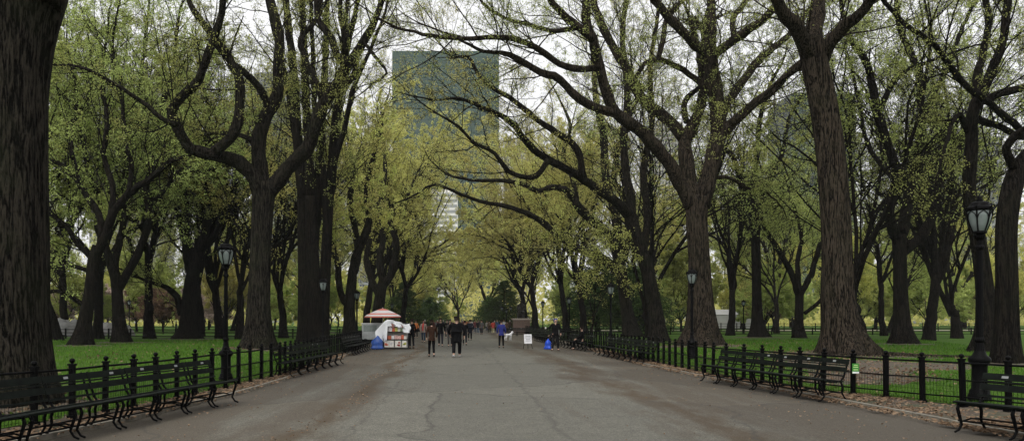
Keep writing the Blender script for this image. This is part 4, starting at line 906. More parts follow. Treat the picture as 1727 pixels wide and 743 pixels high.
def figure(kind):
    """joint positions, facing -Y"""
    J = dict(pel=(0, 0, .95), wai=(0, 0, 1.1), che=(0, .0, 1.3), nec=(0, .01, 1.49), hd0=(0, .005, 1.57), hd1=(0, -.012, 1.65), hd2=(0, -.008, 1.73))
    J.update(hipL=(.09, 0, .9), hipR=(-.09, 0, .9), shL=(.17, .01, 1.42), shR=(-.17, .01, 1.42))
    if kind == 'walk':
        J.update(knL=(.10, -.15, .52), anL=(.10, -.24, .10), toL=(.11, -.40, .05), knR=(-.09, .02, .49), anR=(-.09, .26, .16), toR=(-.10, .17, .03), elL=(.25, .08, 1.15), haL=(.24, .02, .92), elR=(-.25, -.02, 1.14), haR=(-.23, -.16, .94))
    elif kind == 'stride':
        J.update(knL=(.09, .02, .50), anL=(.09, .22, .14), toL=(.10, .12, .03), knR=(-.10, -.13, .52), anR=(-.10, -.20, .10), toR=(-.11, -.36, .05), elL=(.26, -.03, 1.15), haL=(.22, -.16, .97), elR=(-.26, .07, 1.15), haR=(-.25, .02, .92))
    elif kind == 'stand':
        J.update(knL=(.11, -.02, .49), anL=(.12, .02, .09), toL=(.14, -.14, .035), knR=(-.11, -.01, .49), anR=(-.12, .02, .09), toR=(-.15, -.14, .035), elL=(.25, .03, 1.15), haL=(.25, -.05, .90), elR=(-.25, .03, 1.15), haR=(-.25, -.05, .90))
    elif kind == 'reach':
        J.update(knL=(.11, -.03, .49), anL=(.13, .03, .09), toL=(.15, -.13, .035), knR=(-.12, -.02, .49), anR=(-.16, .02, .09), toR=(-.2, -.13, .035), elL=(.25, .03, 1.15), haL=(.24, -.08, .93), elR=(-.36, -.08, 1.22), haR=(-.5, -.26, 1.22))
    elif kind == 'sit':
        J = {k: (v[0], v[1] + .1, v[2] - .40) for k, v in J.items()}
        J.update(knL=(.12, -.38, .50), anL=(.12, -.36, .09), toL=(.13, -.52, .035), knR=(-.12, -.38, .50), anR=(-.12, -.34, .09), toR=(-.13, -.50, .035), elL=(.24, 0, .78), haL=(.1, -.24, .62), elR=(-.24, 0, .78), haR=(-.1, -.24, .62))
    return J
def lerp(a, b_, t): return tuple(x + (y - x) * t for x, y in zip(a, b_))
def add(a, b_): return tuple(x + y for x, y in zip(a, b_))
FIG = {}
def figmesh(kind):
    if kind in FIG: return FIG[kind]
    J = figure(kind); out = {}
    ch = [[(J['pel'], (.13, .10)), (J['wai'], (.12, .09)), (J['che'], (.145, .10)), (J['nec'], .052), (J['hd0'], (.062, .07)), (J['hd1'], (.074, .092)), (J['hd2'], (.062, .075))]]
    ch.append([(J['hd1'], (.074, .092)), (add(J['hd1'], (0, -.10, -.012)), .013)])
    for s in 'LR':
        sg = 1 if s == 'L' else -1
        ch.append([(J['hd1'], (.074, .092)), (add(J['hd1'], (sg * .078, .005, -.005)), .014)])
        ch.append([(J['pel'], (.13, .10)), (J['hip' + s], .085), (lerp(J['hip' + s], J['kn' + s], .5), .072), (J['kn' + s], .052), (lerp(J['kn' + s], J['an' + s], .4), .05), (J['an' + s], .034), (J['to' + s], .03)])
        h = J['ha' + s]; e = J['el' + s]; d = Vector(h) - Vector(e); d.normalize(); dd = tuple(d * .05)
        ch.append([(J['che'], (.145, .10)), (J['sh' + s], .055), (lerp(J['sh' + s], e, .5), .043), (e, .036), (lerp(e, h, .5), .031), (h, .022), (add(h, tuple(d * .055)), (.034, .018))])
        pal = add(h, tuple(d * .055)); pv = Vector((0, -1, 0)) - d * Vector((0, -1, 0)).dot(d); pv.normalize()
        for q, ln in enumerate((.060, .072, .068, .052)):
            base = tuple(Vector(pal) + pv * (.024 - q * .016) + d * .022); mid = tuple(Vector(base) + d * ln * .55 + Vector((-sg * .006, 0, 0))); tip = tuple(Vector(base) + d * ln + Vector((-sg * .02, 0, 0)))
            ch.append([(pal, (.034, .018)), (base, .009), (mid, .0085), (tip, .007)])
        tb = tuple(Vector(h) + pv * .034 + d * .03); ch.append([(h, .022), (tb, .011), (tuple(Vector(tb) + pv * .012 + d * .032), .009)])
    out['body'] = chainskin(ch, (J['pel'], (.13, .10)))
    # jacket
    for nm, low, fat in (('jacket', .0, 1.0), ('coat', 1.0, 1.08)):
        c = [[(J['pel'], (.165 * fat, .13 * fat)), (J['wai'], (.158 * fat, .122 * fat)), (J['che'], (.178 * fat, .128 * fat)), (add(J['nec'], (0, 0, -.03)), .07)]]
        if low and kind != 'sit': c.append([(J['pel'], (.165 * fat, .13 * fat)), (add(J['pel'], (0, 0, -.22)), (.19, .16)), (add(J['pel'], (0, .01, -.34)), (.20, .17))])
        else: c.append([(J['pel'], (.165 * fat, .13 * fat)), (add(J['pel'], (0, 0, -.06)), (.165, .132))])
        for s in 'LR':
            e, h = J['el' + s], J['ha' + s]
            c.append([(J['che'], (.178 * fat, .128 * fat)), (J['sh' + s], .078), (lerp(J['sh' + s], e, .5), .064), (e, .056), (lerp(e, h, .5), .05), (lerp(e, h, .93), .042)])
        out[nm] = chainskin(c, (J['pel'], (.165 * fat, .13 * fat)))
    c = [[(add(J['pel'], (0, 0, .05)), (.14, .112)), (J['pel'], (.145, .115))]]
    for s in 'LR': c.append([(J['pel'], (.145, .115)), (J['hip' + s], .098), (lerp(J['hip' + s], J['kn' + s], .5), .085), (J['kn' + s], .068), (lerp(J['kn' + s], J['an' + s], .5), .062), (lerp(J['kn' + s], J['an' + s], .93), .056)])
    out['trousers'] = chainskin(c, (J['pel'], (.145, .115)))
    for s in 'LR':
        out['shoe' + s] = chainskin([[(add(J['an' + s], (0, .04, -.045)), .04), (add(lerp(J['an' + s], J['to' + s], .5), (0, 0, -.015)), (.045, .035)), (add(J['to' + s], (0, -.02, -.0)), (.04, .026))]], (add(J['an' + s], (0, .04, -.045)), .04))
    h1 = J['hd1']
    out['hair'] = chainskin([[(add(h1, (0, .022, -.03)), (.074, .075)), (add(h1, (0, .018, .03)), (.085, .094)), (add(h1, (0, .012, .085)), (.07, .08))]], (add(h1, (0, .018, .03)), (.085, .094)))
    out['long_hair'] = chainskin([[(add(h1, (0, .04, -.17)), (.085, .04)), (add(h1, (0, .035, -.06)), (.085, .065)), (add(h1, (0, .018, .03)), (.088, .096)), (add(h1, (0, .012, .09)), (.07, .08))]], (add(h1, (0, .018, .03)), (.088, .096)))
    m = MB(); m.lathe([(.092, .03), (.094, .06), (.088, .1), (.06, .135), (.001, .145)], 12, c=add(h1, (0, .012, 0))); m.box(add(h1, (0, -.10, .045)), (.13, .09, .012)); out['cap'] = m.mesh('cap', [simple('capcloth', (.01, .01, .012), .9)], True)
    out['hood'] = chainskin([[(add(h1, (0, .05, -.10)), (.095, .085)), (add(h1, (0, .03, .0)), (.098, .095)), (add(h1, (0, .025, .06)), (.088, .095))]], (add(h1, (0, .03, .0)), (.098, .095)))
    m = MB()
    for sx in (-.03, .03): m.lathe([(.001, -.009), (.010, 0), (.001, .009)], 6, c=add(h1, (sx, -.083, .012)))
    m.box(add(h1, (0, -.088, -.045)), (.045, .012, .008)); out['face'] = m.mesh('face', [simple('eyes_mouth', (.03, .015, .012), .5)])
    FIG[kind] = out; return out
MC = {}
def cloth(c):
    if c not in MC: MC[c] = simple('cloth_%d' % len(MC), c, .85, .25, 14)
    return MC[c]
SKINM = simple('skin_tone', (.42, .26, .19), .55, .08, 20)
def person(px, py, kind, away, label, jacket, trousers, h=1.75, coat=False, top='hair', hair=(.02, .014, .01), rot=0, shoe=(.015, .014, .013), scarf=None, loc=None, grp='people strolling on the promenade', lod=0, z=0.0, wide=1.0):
    y = gy(py, z) if loc is None else loc[1]; x = wx(px, y) if loc is None else loc[0]
    Fm = figmesh(kind); o = empty('person', (x, y, z if loc is None or len(loc) < 3 else loc[2]), (math.pi if away else 0) + rot, h / 1.80); o.scale = (h / 1.8 * wide, h / 1.8 * wide, h / 1.8)
    tag(o, label, 'person', grp)
    def pt(nm, key, mat):
        q = link(nm, Fm[key], o)
        if len(Fm[key].materials) == 0: Fm[key].materials.append(SKINM)
        if mat is not None: q.material_slots[0].link = 'OBJECT'; q.material_slots[0].material = mat
        return q
    pt('body', 'body', SKINM); pt('coat' if coat else 'jacket', 'coat' if coat else 'jacket', cloth(jacket)); pt('trousers', 'trousers', cloth(trousers))
    pt('shoe', 'shoeL', cloth(shoe)); pt('shoe', 'shoeR', cloth(shoe))
    if top == 'cap': pt('hair', 'hair', cloth(hair)); pt('cap', 'cap', None)
    elif top == 'hood': pt('hood', 'hood', cloth(hair))
    elif top == 'long': pt('hair', 'long_hair', cloth(hair))
    else: pt('hair', 'hair', cloth(hair))
    if not away: pt('face', 'face', None)
    if scarf:
        J = figure(kind); m = MB(); m.tube([add(J['nec'], (.0, -.09, .0)), add(J['che'], (-.03, -.165, .05)), add(J['wai'], (-.04, -.16, .02)), add(J['pel'], (-.04, -.17, -.02))], [.05, .055, .05, .045], 7); m.build('scarf', cloth(scarf), o, True)
    return o
BLK = (.0045, .0045, .005)
person(728, 602, 'walk', True, 'woman in a brown puffy jacket and black leggings walking away beside the big man', (.028, .014, .009), BLK, 1.70, top='long', coat=False, rot=.1)
person(770, 602, 'stride', True, 'big person in a long black coat and cap walking away down the middle', (.0035, .0035, .004), (.006, .006, .007), 1.86, coat=True, top='cap', shoe=(.35, .35, .35), wide=1.34)
person(743, 583.6, 'walk', False, 'person in black zip jacket walking toward the camera behind the brown jacket woman', BLK, (.02, .02, .026), 1.82, wide=1.1)
person(759, 584, 'stride', False, 'person in grey jacket half hidden behind the big black coat', (.05, .045, .042), (.04, .036, .034), 1.72)
person(701.5, 569.7, 'stand', False, 'walker in an orange jacket with a dark bag, right of the book stand', (.42, .13, .03), BLK, 1.7)
person(714, 577, 'walk', False, 'walker in a tan jacket with a red scarf', (.26, .20, .165), (.02, .035, .06), 1.72, scarf=(.5, .02, .02))
person(784, 582, 'walk', True, 'person in dark clothes walking just right of the big black coat', BLK, (.015, .016, .02), 1.68)
person(792.5, 573.5, 'stride', True, 'person in a wide dark coat behind the central walkers', (.010, .012, .018), BLK, 1.76, coat=True, wide=1.15)
person(754, 570, 'stride', False, 'dark figure seen between the two central front walkers', BLK, BLK, 1.75)
person(806, 563.3, 'walk', False, 'far walker in black jacket and blue jeans, left one of a pair', (.015, .016, .017), (.05, .08, .13), 1.72)
person(812.5, 563.3, 'stride', False, 'far walker in grey jacket, right one of a pair', (.08, .08, .08), (.02, .02, .025), 1.72)
person(825, 562, 'stand', True, 'far person in a brown coat', (.07, .045, .03), BLK, 1.66, coat=True)
person(831.5, 563, 'walk', True, 'far person in black with a red pack and pale yellow trousers', (.3, .03, .02), (.42, .38, .22), 1.68)
person(845.5, 586.3, 'stand', True, 'person in a bright blue jacket and black trousers standing alone, back turned', (.012, .018, .16), BLK, 1.73)
person(694.5, 587, 'stand', True, 'person in black leaning at the right end of the book stand', BLK, (.02, .02, .022), 1.78, rot=.6)
person(937, 591.3, 'reach', False, 'person in black with a blue hood holding out a cup on the right', BLK, (.011, .011, .012), 1.80, top='hood', hair=(.03, .06, .30), wide=1.12)
# seated people on the right benches
person(0, 0, 'sit', False, 'dark clothed person sitting on the third right bench', BLK, BLK, 1.75, rot=R(-92), loc=(6.78, 45.2), grp='people seated on the right benches')
person(0, 0, 'sit', False, 'person in a white jacket sitting on the fourth right bench', (.6, .6, .6), BLK, 1.72, rot=R(-92), loc=(6.62, 55.0), grp='people seated on the right benches', top='long')
person(0, 0, 'sit', False, 'person seated beside the white jacket sitter', (.03, .03, .035), BLK, 1.7, rot=R(-92), loc=(6.6, 57.0), grp='people seated on the right benches')
# far crowd
cr = random.Random(31); CC = [(.02, .02, .022), (.05, .05, .06), (.3, .28, .25), (.10, .02, .02), (.02, .05, .10), (.12, .12, .12), (.4, .4, .4), (.06, .04, .03), (.35, .12, .05)]
pr = 719.0
for k in range(34):
    pr = 716 + (k + .5) * (862 - 716) / 34 + cr.uniform(-1.5, 1.5); y = cr.uniform(95, 150)
    if abs(pr - 806) < 3 or abs(pr - 831) < 3: pr += 4
    person(0, 0, cr.choice(['walk', 'stride', 'stand']), cr.random() < .5, 'small figure in the far crowd filling the end of the promenade', cr.choice(CC), cr.choice([BLK, (.03, .04, .07), (.02, .02, .02)]), cr.uniform(1.6, 1.8), loc=(wx(pr, y), y), grp='far crowd at the end of the promenade', hair=cr.choice([(.02, .014, .01), (.2, .13, .06), (.4, .4, .38)]))
for px, y, lab in ((1074.7, 130, 'left of three dark figures on the far right lawn'), (1081.5, 132, 'middle of three dark figures on the far right lawn'), (1092.4, 128, 'right of three dark figures on the far right lawn'), (344, 92, 'dark figure standing far back on the left lawn')):
    x = wx(px, y); person(0, 0, 'stand', True, lab, BLK, BLK, 1.75, loc=(x, y, .32), grp='people far back on the lawns')
# cup, bags
m = MB(); m.lathe([(.001, 0), (.03, 0), (.04, .1), (.042, .105), (.001, .105)], 10); c = m.build('paper_cup', WHITE); c.location = (wx(937, 43.6) - .58, 43.6 - .36, 1.20); tag(c, 'white paper cup held by the blue hooded person', 'cup')
def blob(name, c, size, mat, label, cat, seed, n=14, amp=.18):
    r = np.random.default_rng(seed); ph = r.random(6) * 6; th = np.arange(n * 2) * np.pi / n; zs = np.linspace(-1, 1, n); P = []
    for z in zs:
        q = math.sqrt(max(0, 1 - abs(z) ** 2.6)); tt = (z + 1) / 2; q = min(1, 3.5 * tt + .75) * (1 - tt ** 1.4) ** .75 * (1 + .12 * math.sin(tt * 9 + ph[5])); rr_ = q * (1 + amp * 1.6 * abs(math.sin(z * 2 + ph[3])) * np.abs(np.sin(2.5 * th + ph[4])) + amp * np.sin(3 * th + ph[0] + 2 * z) + amp * .6 * np.sin(7 * th + ph[1] - 3 * z) + amp * .35 * np.sin(13 * th + ph[2] + 5 * z))
        P.append(np.stack([np.cos(th) * rr_ * size[0] / 2, np.sin(th) * rr_ * size[1] / 2, np.full(len(th), (z + 1) / 2 * size[2])], -1))
    P = np.array(P); P = np.concatenate([P, P[:, :1]], 1); m = MB(); m.grid(P); o = m.build(name, mat, None, True); o.location = c; tag(o, label, cat); return o
BLUE = simple('blue_plastic', (.01, .07, .55), .35, .4, 5, bmp=.5); BLUET = simple('blue_tarp', (.02, .07, .28), .45, .4, 5, bmp=.6)
blob('plastic_bag', (wx(923, 47), 46.6, 0), (.38, .34, .62), BLUE, 'bright blue plastic bag on the ground beside the hooded person', 'bag', 3)
blob('tarp_bundle', (wx(637, 46.5), 46.5, 0), (.72, .6, .80), BLUET, 'blue tarp bundle heaped left of the book stand', 'tarp', 5, amp=.14)
b = blob('handbag', (wx(705.5, 75.4), 75.0, .62), (.42, .2, .38), cloth(BLK), 'black bag carried by the orange jacket walker', 'bag', 6)

# white dog
def dogmesh():
    c = [[((0, .25, .46), .10), ((0, 0, .44), .115), ((0, -.24, .47), .125), ((0, -.38, .60), .07), ((0, -.46, .68), .075), ((0, -.58, .65), .035)], [((0, .25, .46), .10), ((0, .42, .52), .03), ((0, .55, .66), .018)]]
    for sg in (-1, 1):
        c.append([((0, -.24, .47), .125), ((sg * .08, -.25, .32), .05), ((sg * .08, -.23, .16), .032), ((sg * .08, -.25, .03), .028), ((sg * .08, -.30, .02), .024)])
        c.append([((0, .25, .46), .10), ((sg * .085, .20, .33), .06), ((sg * .085, .32, .20), .032), ((sg * .085, .27, .03), .027), ((sg * .085, .22, .02), .023)])
        c.append([((0, -.46, .68), .075), ((sg * .06, -.43, .77), .022)])
    return chainskin(c, ((0, 0, .44), .115))
dm = dogmesh(); dm.materials.append(WHITE); d = link('dog', dm); yd = gy(573.5); d.location = (wx(857, yd), yd, 0); d.rotation_euler.z = 2.2; d.scale = (1.0,) * 3; tag(d, 'white dog standing right of the blue jacket person', 'dog')

# ------------------------------------------------------------------ vendor cart, umbrella, stand
STEEL = simple('brushed_steel', (.42, .44, .44), .35, .15, 6, metal=.6)
def rect(m, c, s, t=.004): m.box(c, (s[0], t, s[1]))
o = empty('vendor_cart', (wx(633, 52), 52, 0)); tag(o, 'grey steel vendor cart under the striped umbrella', 'cart')
m = MB(); m.box((-.15, 0, .95), (1.35, .8, .95)); m.box((-.15, 0, .46), (1.25, .75, .05)); m.build('body', STEEL, o)
m = MB(); m.box((-.15, 0, 1.46), (1.45, .9, .05)); m.build('top', WHITE, o)
m = MB(); rect(m, (-.3, -.41, 1.15), (.85, .42)); m.build('panel', simple('cart_panel', (.2, .23, .22), .4), o)
m = MB(); rect(m, (.42, -.412, 1.0), (.18, .6)); m.build('price_board', simple('board_multi', (.5, .45, .5), .5, .6, 9), o)
for sx in (-.6, .35):
    m = MB(); m.lathe([(.2, -.03), (.24, -.03), (.24, .03), (.2, .03)], 16); w_ = m.build('wheel', IRON, o); w_.location = (sx, -.36, .24); w_.rotation_euler.x = R(90)
o = empty('umbrella', (wx(645.5, 50.5), 50.5, 0)); tag(o, 'red and white striped vendor umbrella', 'umbrella')
m = MB(); m.tube([(0, 0, 0), (0, 0, 2.4)], .022, 8); m.build('pole', simple('pole_grey', (.4, .4, .4), .4), o)
RED = simple('umbrella_red', (.48, .13, .09), .7, .1); UWH = simple('umbrella_white', (.55, .52, .52), .7, .08)
m = MB(); n = 16; th = np.arange(n) * 2 * np.pi / n; prof = [(.0, 2.41), (.22, 2.36), (.42, 2.28), (.62, 2.20), (.82, 2.10), (.98, 2.02), (1.14, 1.92), (1.15, 1.84)]
for k in range(len(prof) - 1):
    m.m = 0 if k in (0, 1, 4, 6) else 1
    if k == 5: m.m = 1
    m.lathe([prof[k], prof[k + 1]], n, mod=np.where(np.arange(n) % 2, -.03, .0))
m.build('canopy', [RED, UWH], o)
m = MB(); m.lathe([(.02, 2.4), (.03, 2.44), (.001, 2.48)], 8); m.build('finial', UWH, o)
ys = 46.9
o = empty('book_stand', (wx(668, ys), ys, 0)); tag(o, 'street stand with shelves of books and prints, half covered in plastic', 'stall')
FRM = cloth((.02, .02, .02)); W2 = wx(692, ys) - wx(650, ys)
m = MB()
for sx in (-1, 1):
    for sy in (-.25, .25): m.box((sx * W2 / 2, sy, .78), (.04, .04, 1.5))
for z in (.04, .55, 1.0, 1.5): m.box((0, 0, z), (W2, .54, .03))
m.build('shelf', FRM, o)
m = MB(); m.box((0, .2, .78), (W2 - .05, .01, 1.4)); m.build('back_panel', simple('pale_back', (.42, .41, .38), .6, .2), o)
cols = [(.6, .58, .52), (.5, .12, .06), (.45, .45, .1), (.55, .35, .32), (.62, .6, .6), (.2, .25, .15), (.6, .5, .2), (.3, .06, .05)]
r = random.Random(4)
def printsheet(x, z, w, h, c):
    q = MB(); q.box((x, -.285, z), (w, .012, h)); q.m = 1
    for k in range(3): q.box((x + r.uniform(-.25, .25) * w, -.294, z + r.uniform(-.25, .25) * h), (w * r.uniform(.2, .5), .006, h * r.uniform(.15, .4)))
    q.build('print', [simple('paper_%d' % int(abs(x * 99)), (.62, .60, .54), .6, .1), cloth(c)], o)
for k, xx in enumerate((-.52, -.24, .13, .50)): printsheet(xx, .3, .26 if k != 2 else .34, .38, cols[(k * 3 + 1) % 8])
for zz, hh in ((.57, .3), (1.02, .36)):
    x = -W2 / 2 + .12
    while x < W2 / 2 - .12:
        w_ = r.uniform(.12, .26); h_ = hh * r.uniform(.6, 1); q = MB(); q.box((x + w_ / 2, -.12 + r.uniform(-.03, .03), zz + h_ / 2), (w_ * .92, .16, h_)); q.build('book', cloth(r.choice(cols)), o); x += w_
for xx in (-.2, .12, .4): q = MB(); q.lathe([(.001, 0), (.12, 0), (.12, .01), (.001, .012)], 14); a_ = q.build('print', cloth((.25, .12, .10)), o); a_.location = (xx, -.28, 1.36); a_.rotation_euler.x = R(90)
# plastic sheet: draped grid
def sheet():
    nu, nv = 46, 30; P = np.zeros((nu, nv, 3)); rg_ = np.random.default_rng(12)
    for i in range(nu):
        for j in range(nv):
            u = i / (nu - 1); v = j / (nv - 1)
            x = -1.15 + 2.0 * u
            top = 1.56 + .12 * math.sin(u * 5) - .75 * max(0, .35 - u) ** 1.1 * 2.2
            if v < .35: y = .35 - v / .35 * .68; z = top + .03 * math.sin(u * 17 + v * 9)
            else:
                q = (v - .35) / .65; drop = (1.1 if u < .32 else (.28 + .3 * max(0, .6 - u)) if u < .8 else .5); y = -.33 - .10 * math.sin(u * 21 + 1) * q - .05 * math.sin(u * 47) * q; z = top - q * drop
            P[i, j] = (x + .04 * math.sin(v * 11 + u * 7), y, z)
    m = MB(); m.grid(P); return m
SHM, n_, b_ = newmat('clear_sheet'); b_.inputs['Base Color'].default_value = (.72, .74, .76, 1); b_.inputs['Roughness'].default_value = .3; b_.inputs['Transmission Weight'].default_value = .0
bump(n_, b_, noise(n_, 7, 4), .7, .04)
s_ = sheet().build('plastic_sheet', SHM, None, True); s_.location = (wx(668, ys), ys, 0); tag(s_, 'crumpled white plastic sheet draped over the book stand', 'plastic sheet')

# easel sign
ye = gy(587.5); o = empty('easel_sign', (wx(890, ye), ye, 0), .15); tag(o, 'white notice board on a folding easel right of the path', 'sign')
m = MB(); m.box((0, -.05, .58), (.46, .02, .55), rx=-.18); m.build('board', WHITE, o)
m = MB()
for k, w_ in enumerate((.3, .36, .28, .34, .2)): m.box((0, -.068 - .0 + (k - 2) * .0, 0), (.001, .001, .001)) if False else None
for k, w_ in enumerate((.30, .34, .26, .32)): z = .74 - k * .09; m.box((0, -.064 + (z - .58) * .18 - .001, z), (w_, .004, .022), rx=-.18)
m.build('writing', cloth((.12, .12, .13)), o)
for a0, a1 in (((-.30, -.12, 0), (-.05, .02, .98)), ((.26, -.12, 0), (.05, .02, .98)), ((.12, .42, 0), (0, .03, .98))):
    m = MB(); m.tube([a0, a1], .016, 5); m.build('leg', IRON, o)
# green sign on the fence
ysn = 17.35; xs_ = wx(1443, ysn); o = empty('fence_sign', (xs_ - .03, ysn - .06, .62), R(-70) + R(90) - .35 + .0); tag(o, 'small green notice fixed to the right fence', 'sign')
sgn = MB(); sgn.box((0, 0, -.0), (.145, .008, .215)); sgn.build('plate', simple('sign_green', (.035, .20, .025), .5, .15), o)
m = MB(); m.box((0, -.006, -.086), (.14, .005, .036)); m.build('band', WHITE, o)
def text(s, size, loc, mat, parent):
    cu = bpy.data.curves.new('txt', 'FONT'); cu.body = s; cu.size = size; cu.align_x = 'CENTER'; cu.extrude = .001; t_ = bpy.data.objects.new('lettering', cu); COL.objects.link(t_)
    dg = bpy.context.evaluated_depsgraph_get(); me = bpy.data.meshes.new_from_object(t_.evaluated_get(dg)); bpy.data.objects.remove(t_); me.materials.clear(); me.materials.append(mat)
    q = link('lettering', me, parent, loc); q.rotation_euler.x = R(90); return q
LG = simple('sign_pale', (.45, .62, .25), .5, .1)
m = MB()
for z, w_ in ((.07, .08), (.03, .105), (-.025, .095)): m.box((0, -.006, z), (w_, .004, .017))
m.build('lettering', LG, o)

# statue
GRAN = simple('pink_granite', (.13, .085, .07), .6, .25, 8); BRZ = simple('dark_bronze', (.03, .028, .024), .4, .4, 6)
yst = 104; o = empty('statue', (wx(879, yst), yst, .05)); tag(o, 'seated dark bronze statue on a reddish granite plinth', 'statue')
m = MB(); m.box((0, 0, .12), (2.9, 2.2, .24)); m.box((0, 0, .95), (2.15, 1.6, 1.45)); m.build('plinth', GRAN, o)
m = MB(); m.box((0, 0, 1.78), (2.4, 1.8, .2)); m.build('cornice', simple('pale_granite', (.36, .31, .27), .6, .15), o)
c = [[((0, .1, 2.75), (.3, .26)), ((0, .08, 3.2), (.28, .22)), ((0, .05, 3.55), (.34, .22)), ((0, 0, 3.85), .12), ((0, -.03, 4.05), (.14, .16)), ((0, -.03, 4.25), .12)]]
for sg in (-1, 1):
    c.append([((0, .1, 2.75), (.3, .26)), ((sg * .22, -.1, 2.7), .2), ((sg * .3, -.6, 2.72), .15), ((sg * .3, -.62, 2.2), .12), ((sg * .3, -.65, 1.94), .1), ((sg * .32, -.85, 1.93), .08)])
    c.append([((0, .05, 3.55), (.34, .22)), ((sg * .38, .05, 3.52), .13), ((sg * .52, -.1, 3.1), .11), ((sg * .3, -.45, 2.95), .08), ((sg * .22, -.58, 2.93), .06)])
sm_ = chainskin(c, ((0, .1, 2.75), (.3, .26))); sm_.materials.append(BRZ); link('figure', sm_, o)
m = MB(); m.box((0, .25, 2.25), (.9, .8, .8)); m.box((0, .62, 2.9), (.9, .14, 1.0)); m.build('seat', BRZ, o)

# boulder
def rock(name, x, y, sx, sy, h, seed, label):
    r = np.random.default_rng(seed); n, k = 40, 26; P = np.zeros((n, k, 3)); a = r.random((6, 4)) * 6
    for i in range(n):
        for j in range(k):
            u = -1 + 2 * i / (n - 1); v = -1 + 2 * j / (k - 1); e = max(0, 1 - abs(u) ** 2.4 - abs(v) ** 2.4 * .9) ** .55
            z = e * (1 + .18 * math.sin(u * 4 + a[0, 0]) + .10 * math.sin(u * 9 + v * 6 + a[1, 0]) + .05 * math.sin(u * 23 + v * 13))
            z = round(z * 5) / 5 * .45 + z * .55; P[i, j] = (u * sx / 2, v * sy / 2, z * h - .05)
    m = MB(); m.grid(P[:, ::-1]); o = m.build(name, simple('schist', (.13, .13, .125), .85, .45, 1.6, bmp=.8), None, True); o.location = (x, y, .3); tag(o, label, 'rock')
rock('boulder', wx(110, 66), 66, 6.5, 4, 1.25, 2, 'long grey rock outcrop at far left beyond the rail fence')
rock('boulder', wx(182, 70), 70, 4.5, 3, 1.25, 4, 'shorter grey rock outcrop between the two left lawn elms')

# ------------------------------------------------------------------ city behind
def tower(name, px0, px1, ptop, y, depth, label, wall, win, floors=20, cols_=12, band=False, zb=0, mull=None, roofh=3):
    x0, x1 = wx(px0, y), wx(px1, y); zt = wz(ptop, y); w = x1 - x0; o = empty(name, ((x0 + x1) / 2, y, 0)); tag(o, label, 'building')
    m = MB(); m.box((0, depth / 2, zt / 2), (w, depth, zt)); m.build('wall', wall, o)
    m = MB(); fh = zt / floors
    if mull is None:
        q = MB(); cw = w / cols_
        for f in range(1, floors):
            if band: q.box((0, -.05, f * fh + fh * .5), (w * .97, .25, fh * .5)); continue
            for c_ in range(cols_): q.box((-w / 2 + (c_ + .5) * cw, -.05, (f + .45) * fh), (cw * .5, .25, fh * .55))
        s_ = q.build('window', win, o); s_['kind'] = 'stuff'
    else:
        q = MB()
        for f in range(1, floors): q.box((0, -.15, f * fh), (w, .35, .5))
        for c_ in range(cols_ + 1): q.box((-w / 2 + c_ * w / cols_, -.2, zt / 2), (.45, .5, zt))
        s_ = q.build('mullion', mull, o); s_['kind'] = 'stuff'
    m.box((0, depth / 2, zt + roofh / 2), (w * .7, depth * .6, roofh)); m.build('roof', wall, o)
GT = simple('green_glass', (.040, .072, .052), .3, .35, .012); GM = simple('glass_mullion', (.045, .08, .072), .5)
PALE = simple('pale_masonry', (.38, .37, .34), .85, .12, .05); GREYM = simple('grey_masonry', (.24, .25, .25), .85, .12, .05); WIN = simple('dark_windows', (.06, .07, .08), .2, .4, .3); CREAM = simple('white_masonry', (.62, .61, .58), .8, .1, .05)
BROWNM = simple('olive_glass', (.07, .085, .07), .4, .3, .02)
tower('office_tower', 662, 841, 86, 620, 45, 'dark green glass slab tower rising above the middle of the trees', GT, WIN, 48, 22, mull=GM, roofh=.5)
tower('white_building', 694, 772, 324, 480, 40, 'white terraced building at the foot of the green tower', CREAM, GREYM, 24, 12, band=True)
tower('apartment_building', 428, 492, 122, 700, 40, 'pale grey tower seen between the limbs of the crooked elm', GREYM, WIN, 50, 12)
tower('apartment_building', 1100, 1152, 205, 560, 40, 'pale stepped tower behind the great spreading elm', PALE, WIN, 38, 10)
tower('apartment_building', 1335, 1442, 158, 520, 40, 'olive glass tower right of the stout ridged elm', BROWNM, WIN, 40, 14, mull=GM)
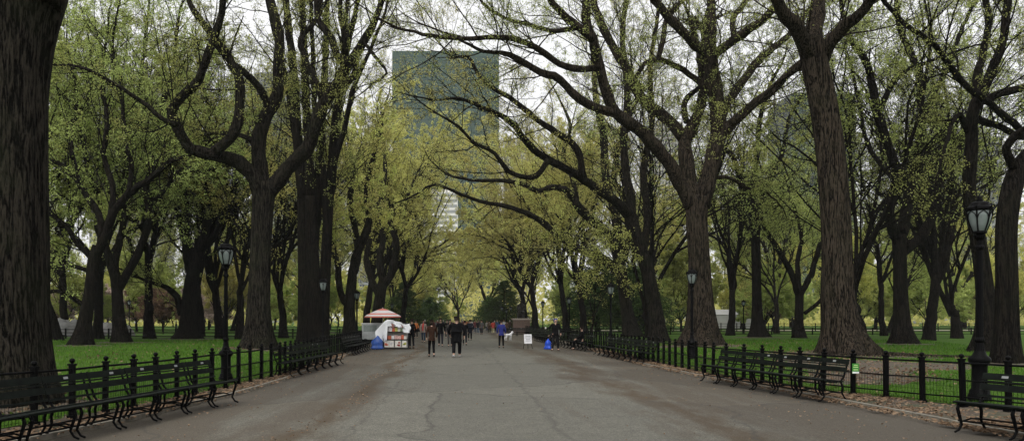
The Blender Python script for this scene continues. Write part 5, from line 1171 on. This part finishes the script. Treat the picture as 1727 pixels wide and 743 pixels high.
tower('apartment_building', 855, 900, 235, 640, 40, 'pale tower right of the green slab tower', PALE, WIN, 40, 9)
tower('apartment_building', 322, 402, 425, 270, 25, 'white apartment block low behind the nearest left lamp', CREAM, WIN, 8, 16)
tower('apartment_building', 596, 640, 250, 600, 40, 'pale tower left of the green slab tower', GREYM, WIN, 40, 9)
tower('apartment_building', 150, 260, 300, 420, 30, 'pale block behind the left lawn elms', PALE, WIN, 22, 18)
tower('apartment_building', 1570, 1690, 230, 480, 30, 'grey block behind the right edge trees', GREYM, WIN, 32, 20)
TENT = simple('tent_canvas', (.34, .34, .33), .7, .1, 1)
# white tents at the far right lawn
for px0, px1, y, h_, lab in ((1200, 1262, 135, 3.2, 'long white tent seen behind the right lawn lamp'), (1262, 1276, 138, 3.3, 'small white tent left of the slender elm'), (1098, 1118, 150, 3.0, 'white tent behind the three dark figures')):
    xa, xb = wx(px0, y), wx(px1, y); o = empty('tent', ((xa + xb) / 2, y, .3)); tag(o, lab, 'tent'); w = xb - xa
    m = MB(); m.box((0, 0, h_ * .36), (w, 4, h_ * .72)); m.build('wall', TENT, o); m = MB()
    m.add([(-w / 2, -2.1, h_ * .72), (w / 2, -2.1, h_ * .72), (w / 2, 2.1, h_ * .72), (-w / 2, 2.1, h_ * .72), (-w / 2 + .5, 0, h_), (w / 2 - .5, 0, h_)], [[0, 1, 5, 4], [2, 3, 4, 5]], [[0, 4, 3], [1, 2, 5]]); m.build('roof', TENT, o)
HAZE = True
if HAZE:
    m = MB(); m.box((0, 700, 110), (1400, 1500, 224)); hm = bpy.data.materials.new('haze'); hm.use_nodes = True; n = hm.node_tree; n.nodes.remove(n.nodes['Principled BSDF'])
    v = n.nodes.new('ShaderNodeVolumePrincipled'); v.inputs['Density'].default_value = .00016; v.inputs['Color'].default_value = (.9, .93, .95, 1); n.links.new(v.outputs[0], n.nodes['Material Output'].inputs['Volume'])
    h = m.build('haze', hm); h['kind'] = 'stuff'; tag(h, 'thin pale haze fading the far towers', 'haze')
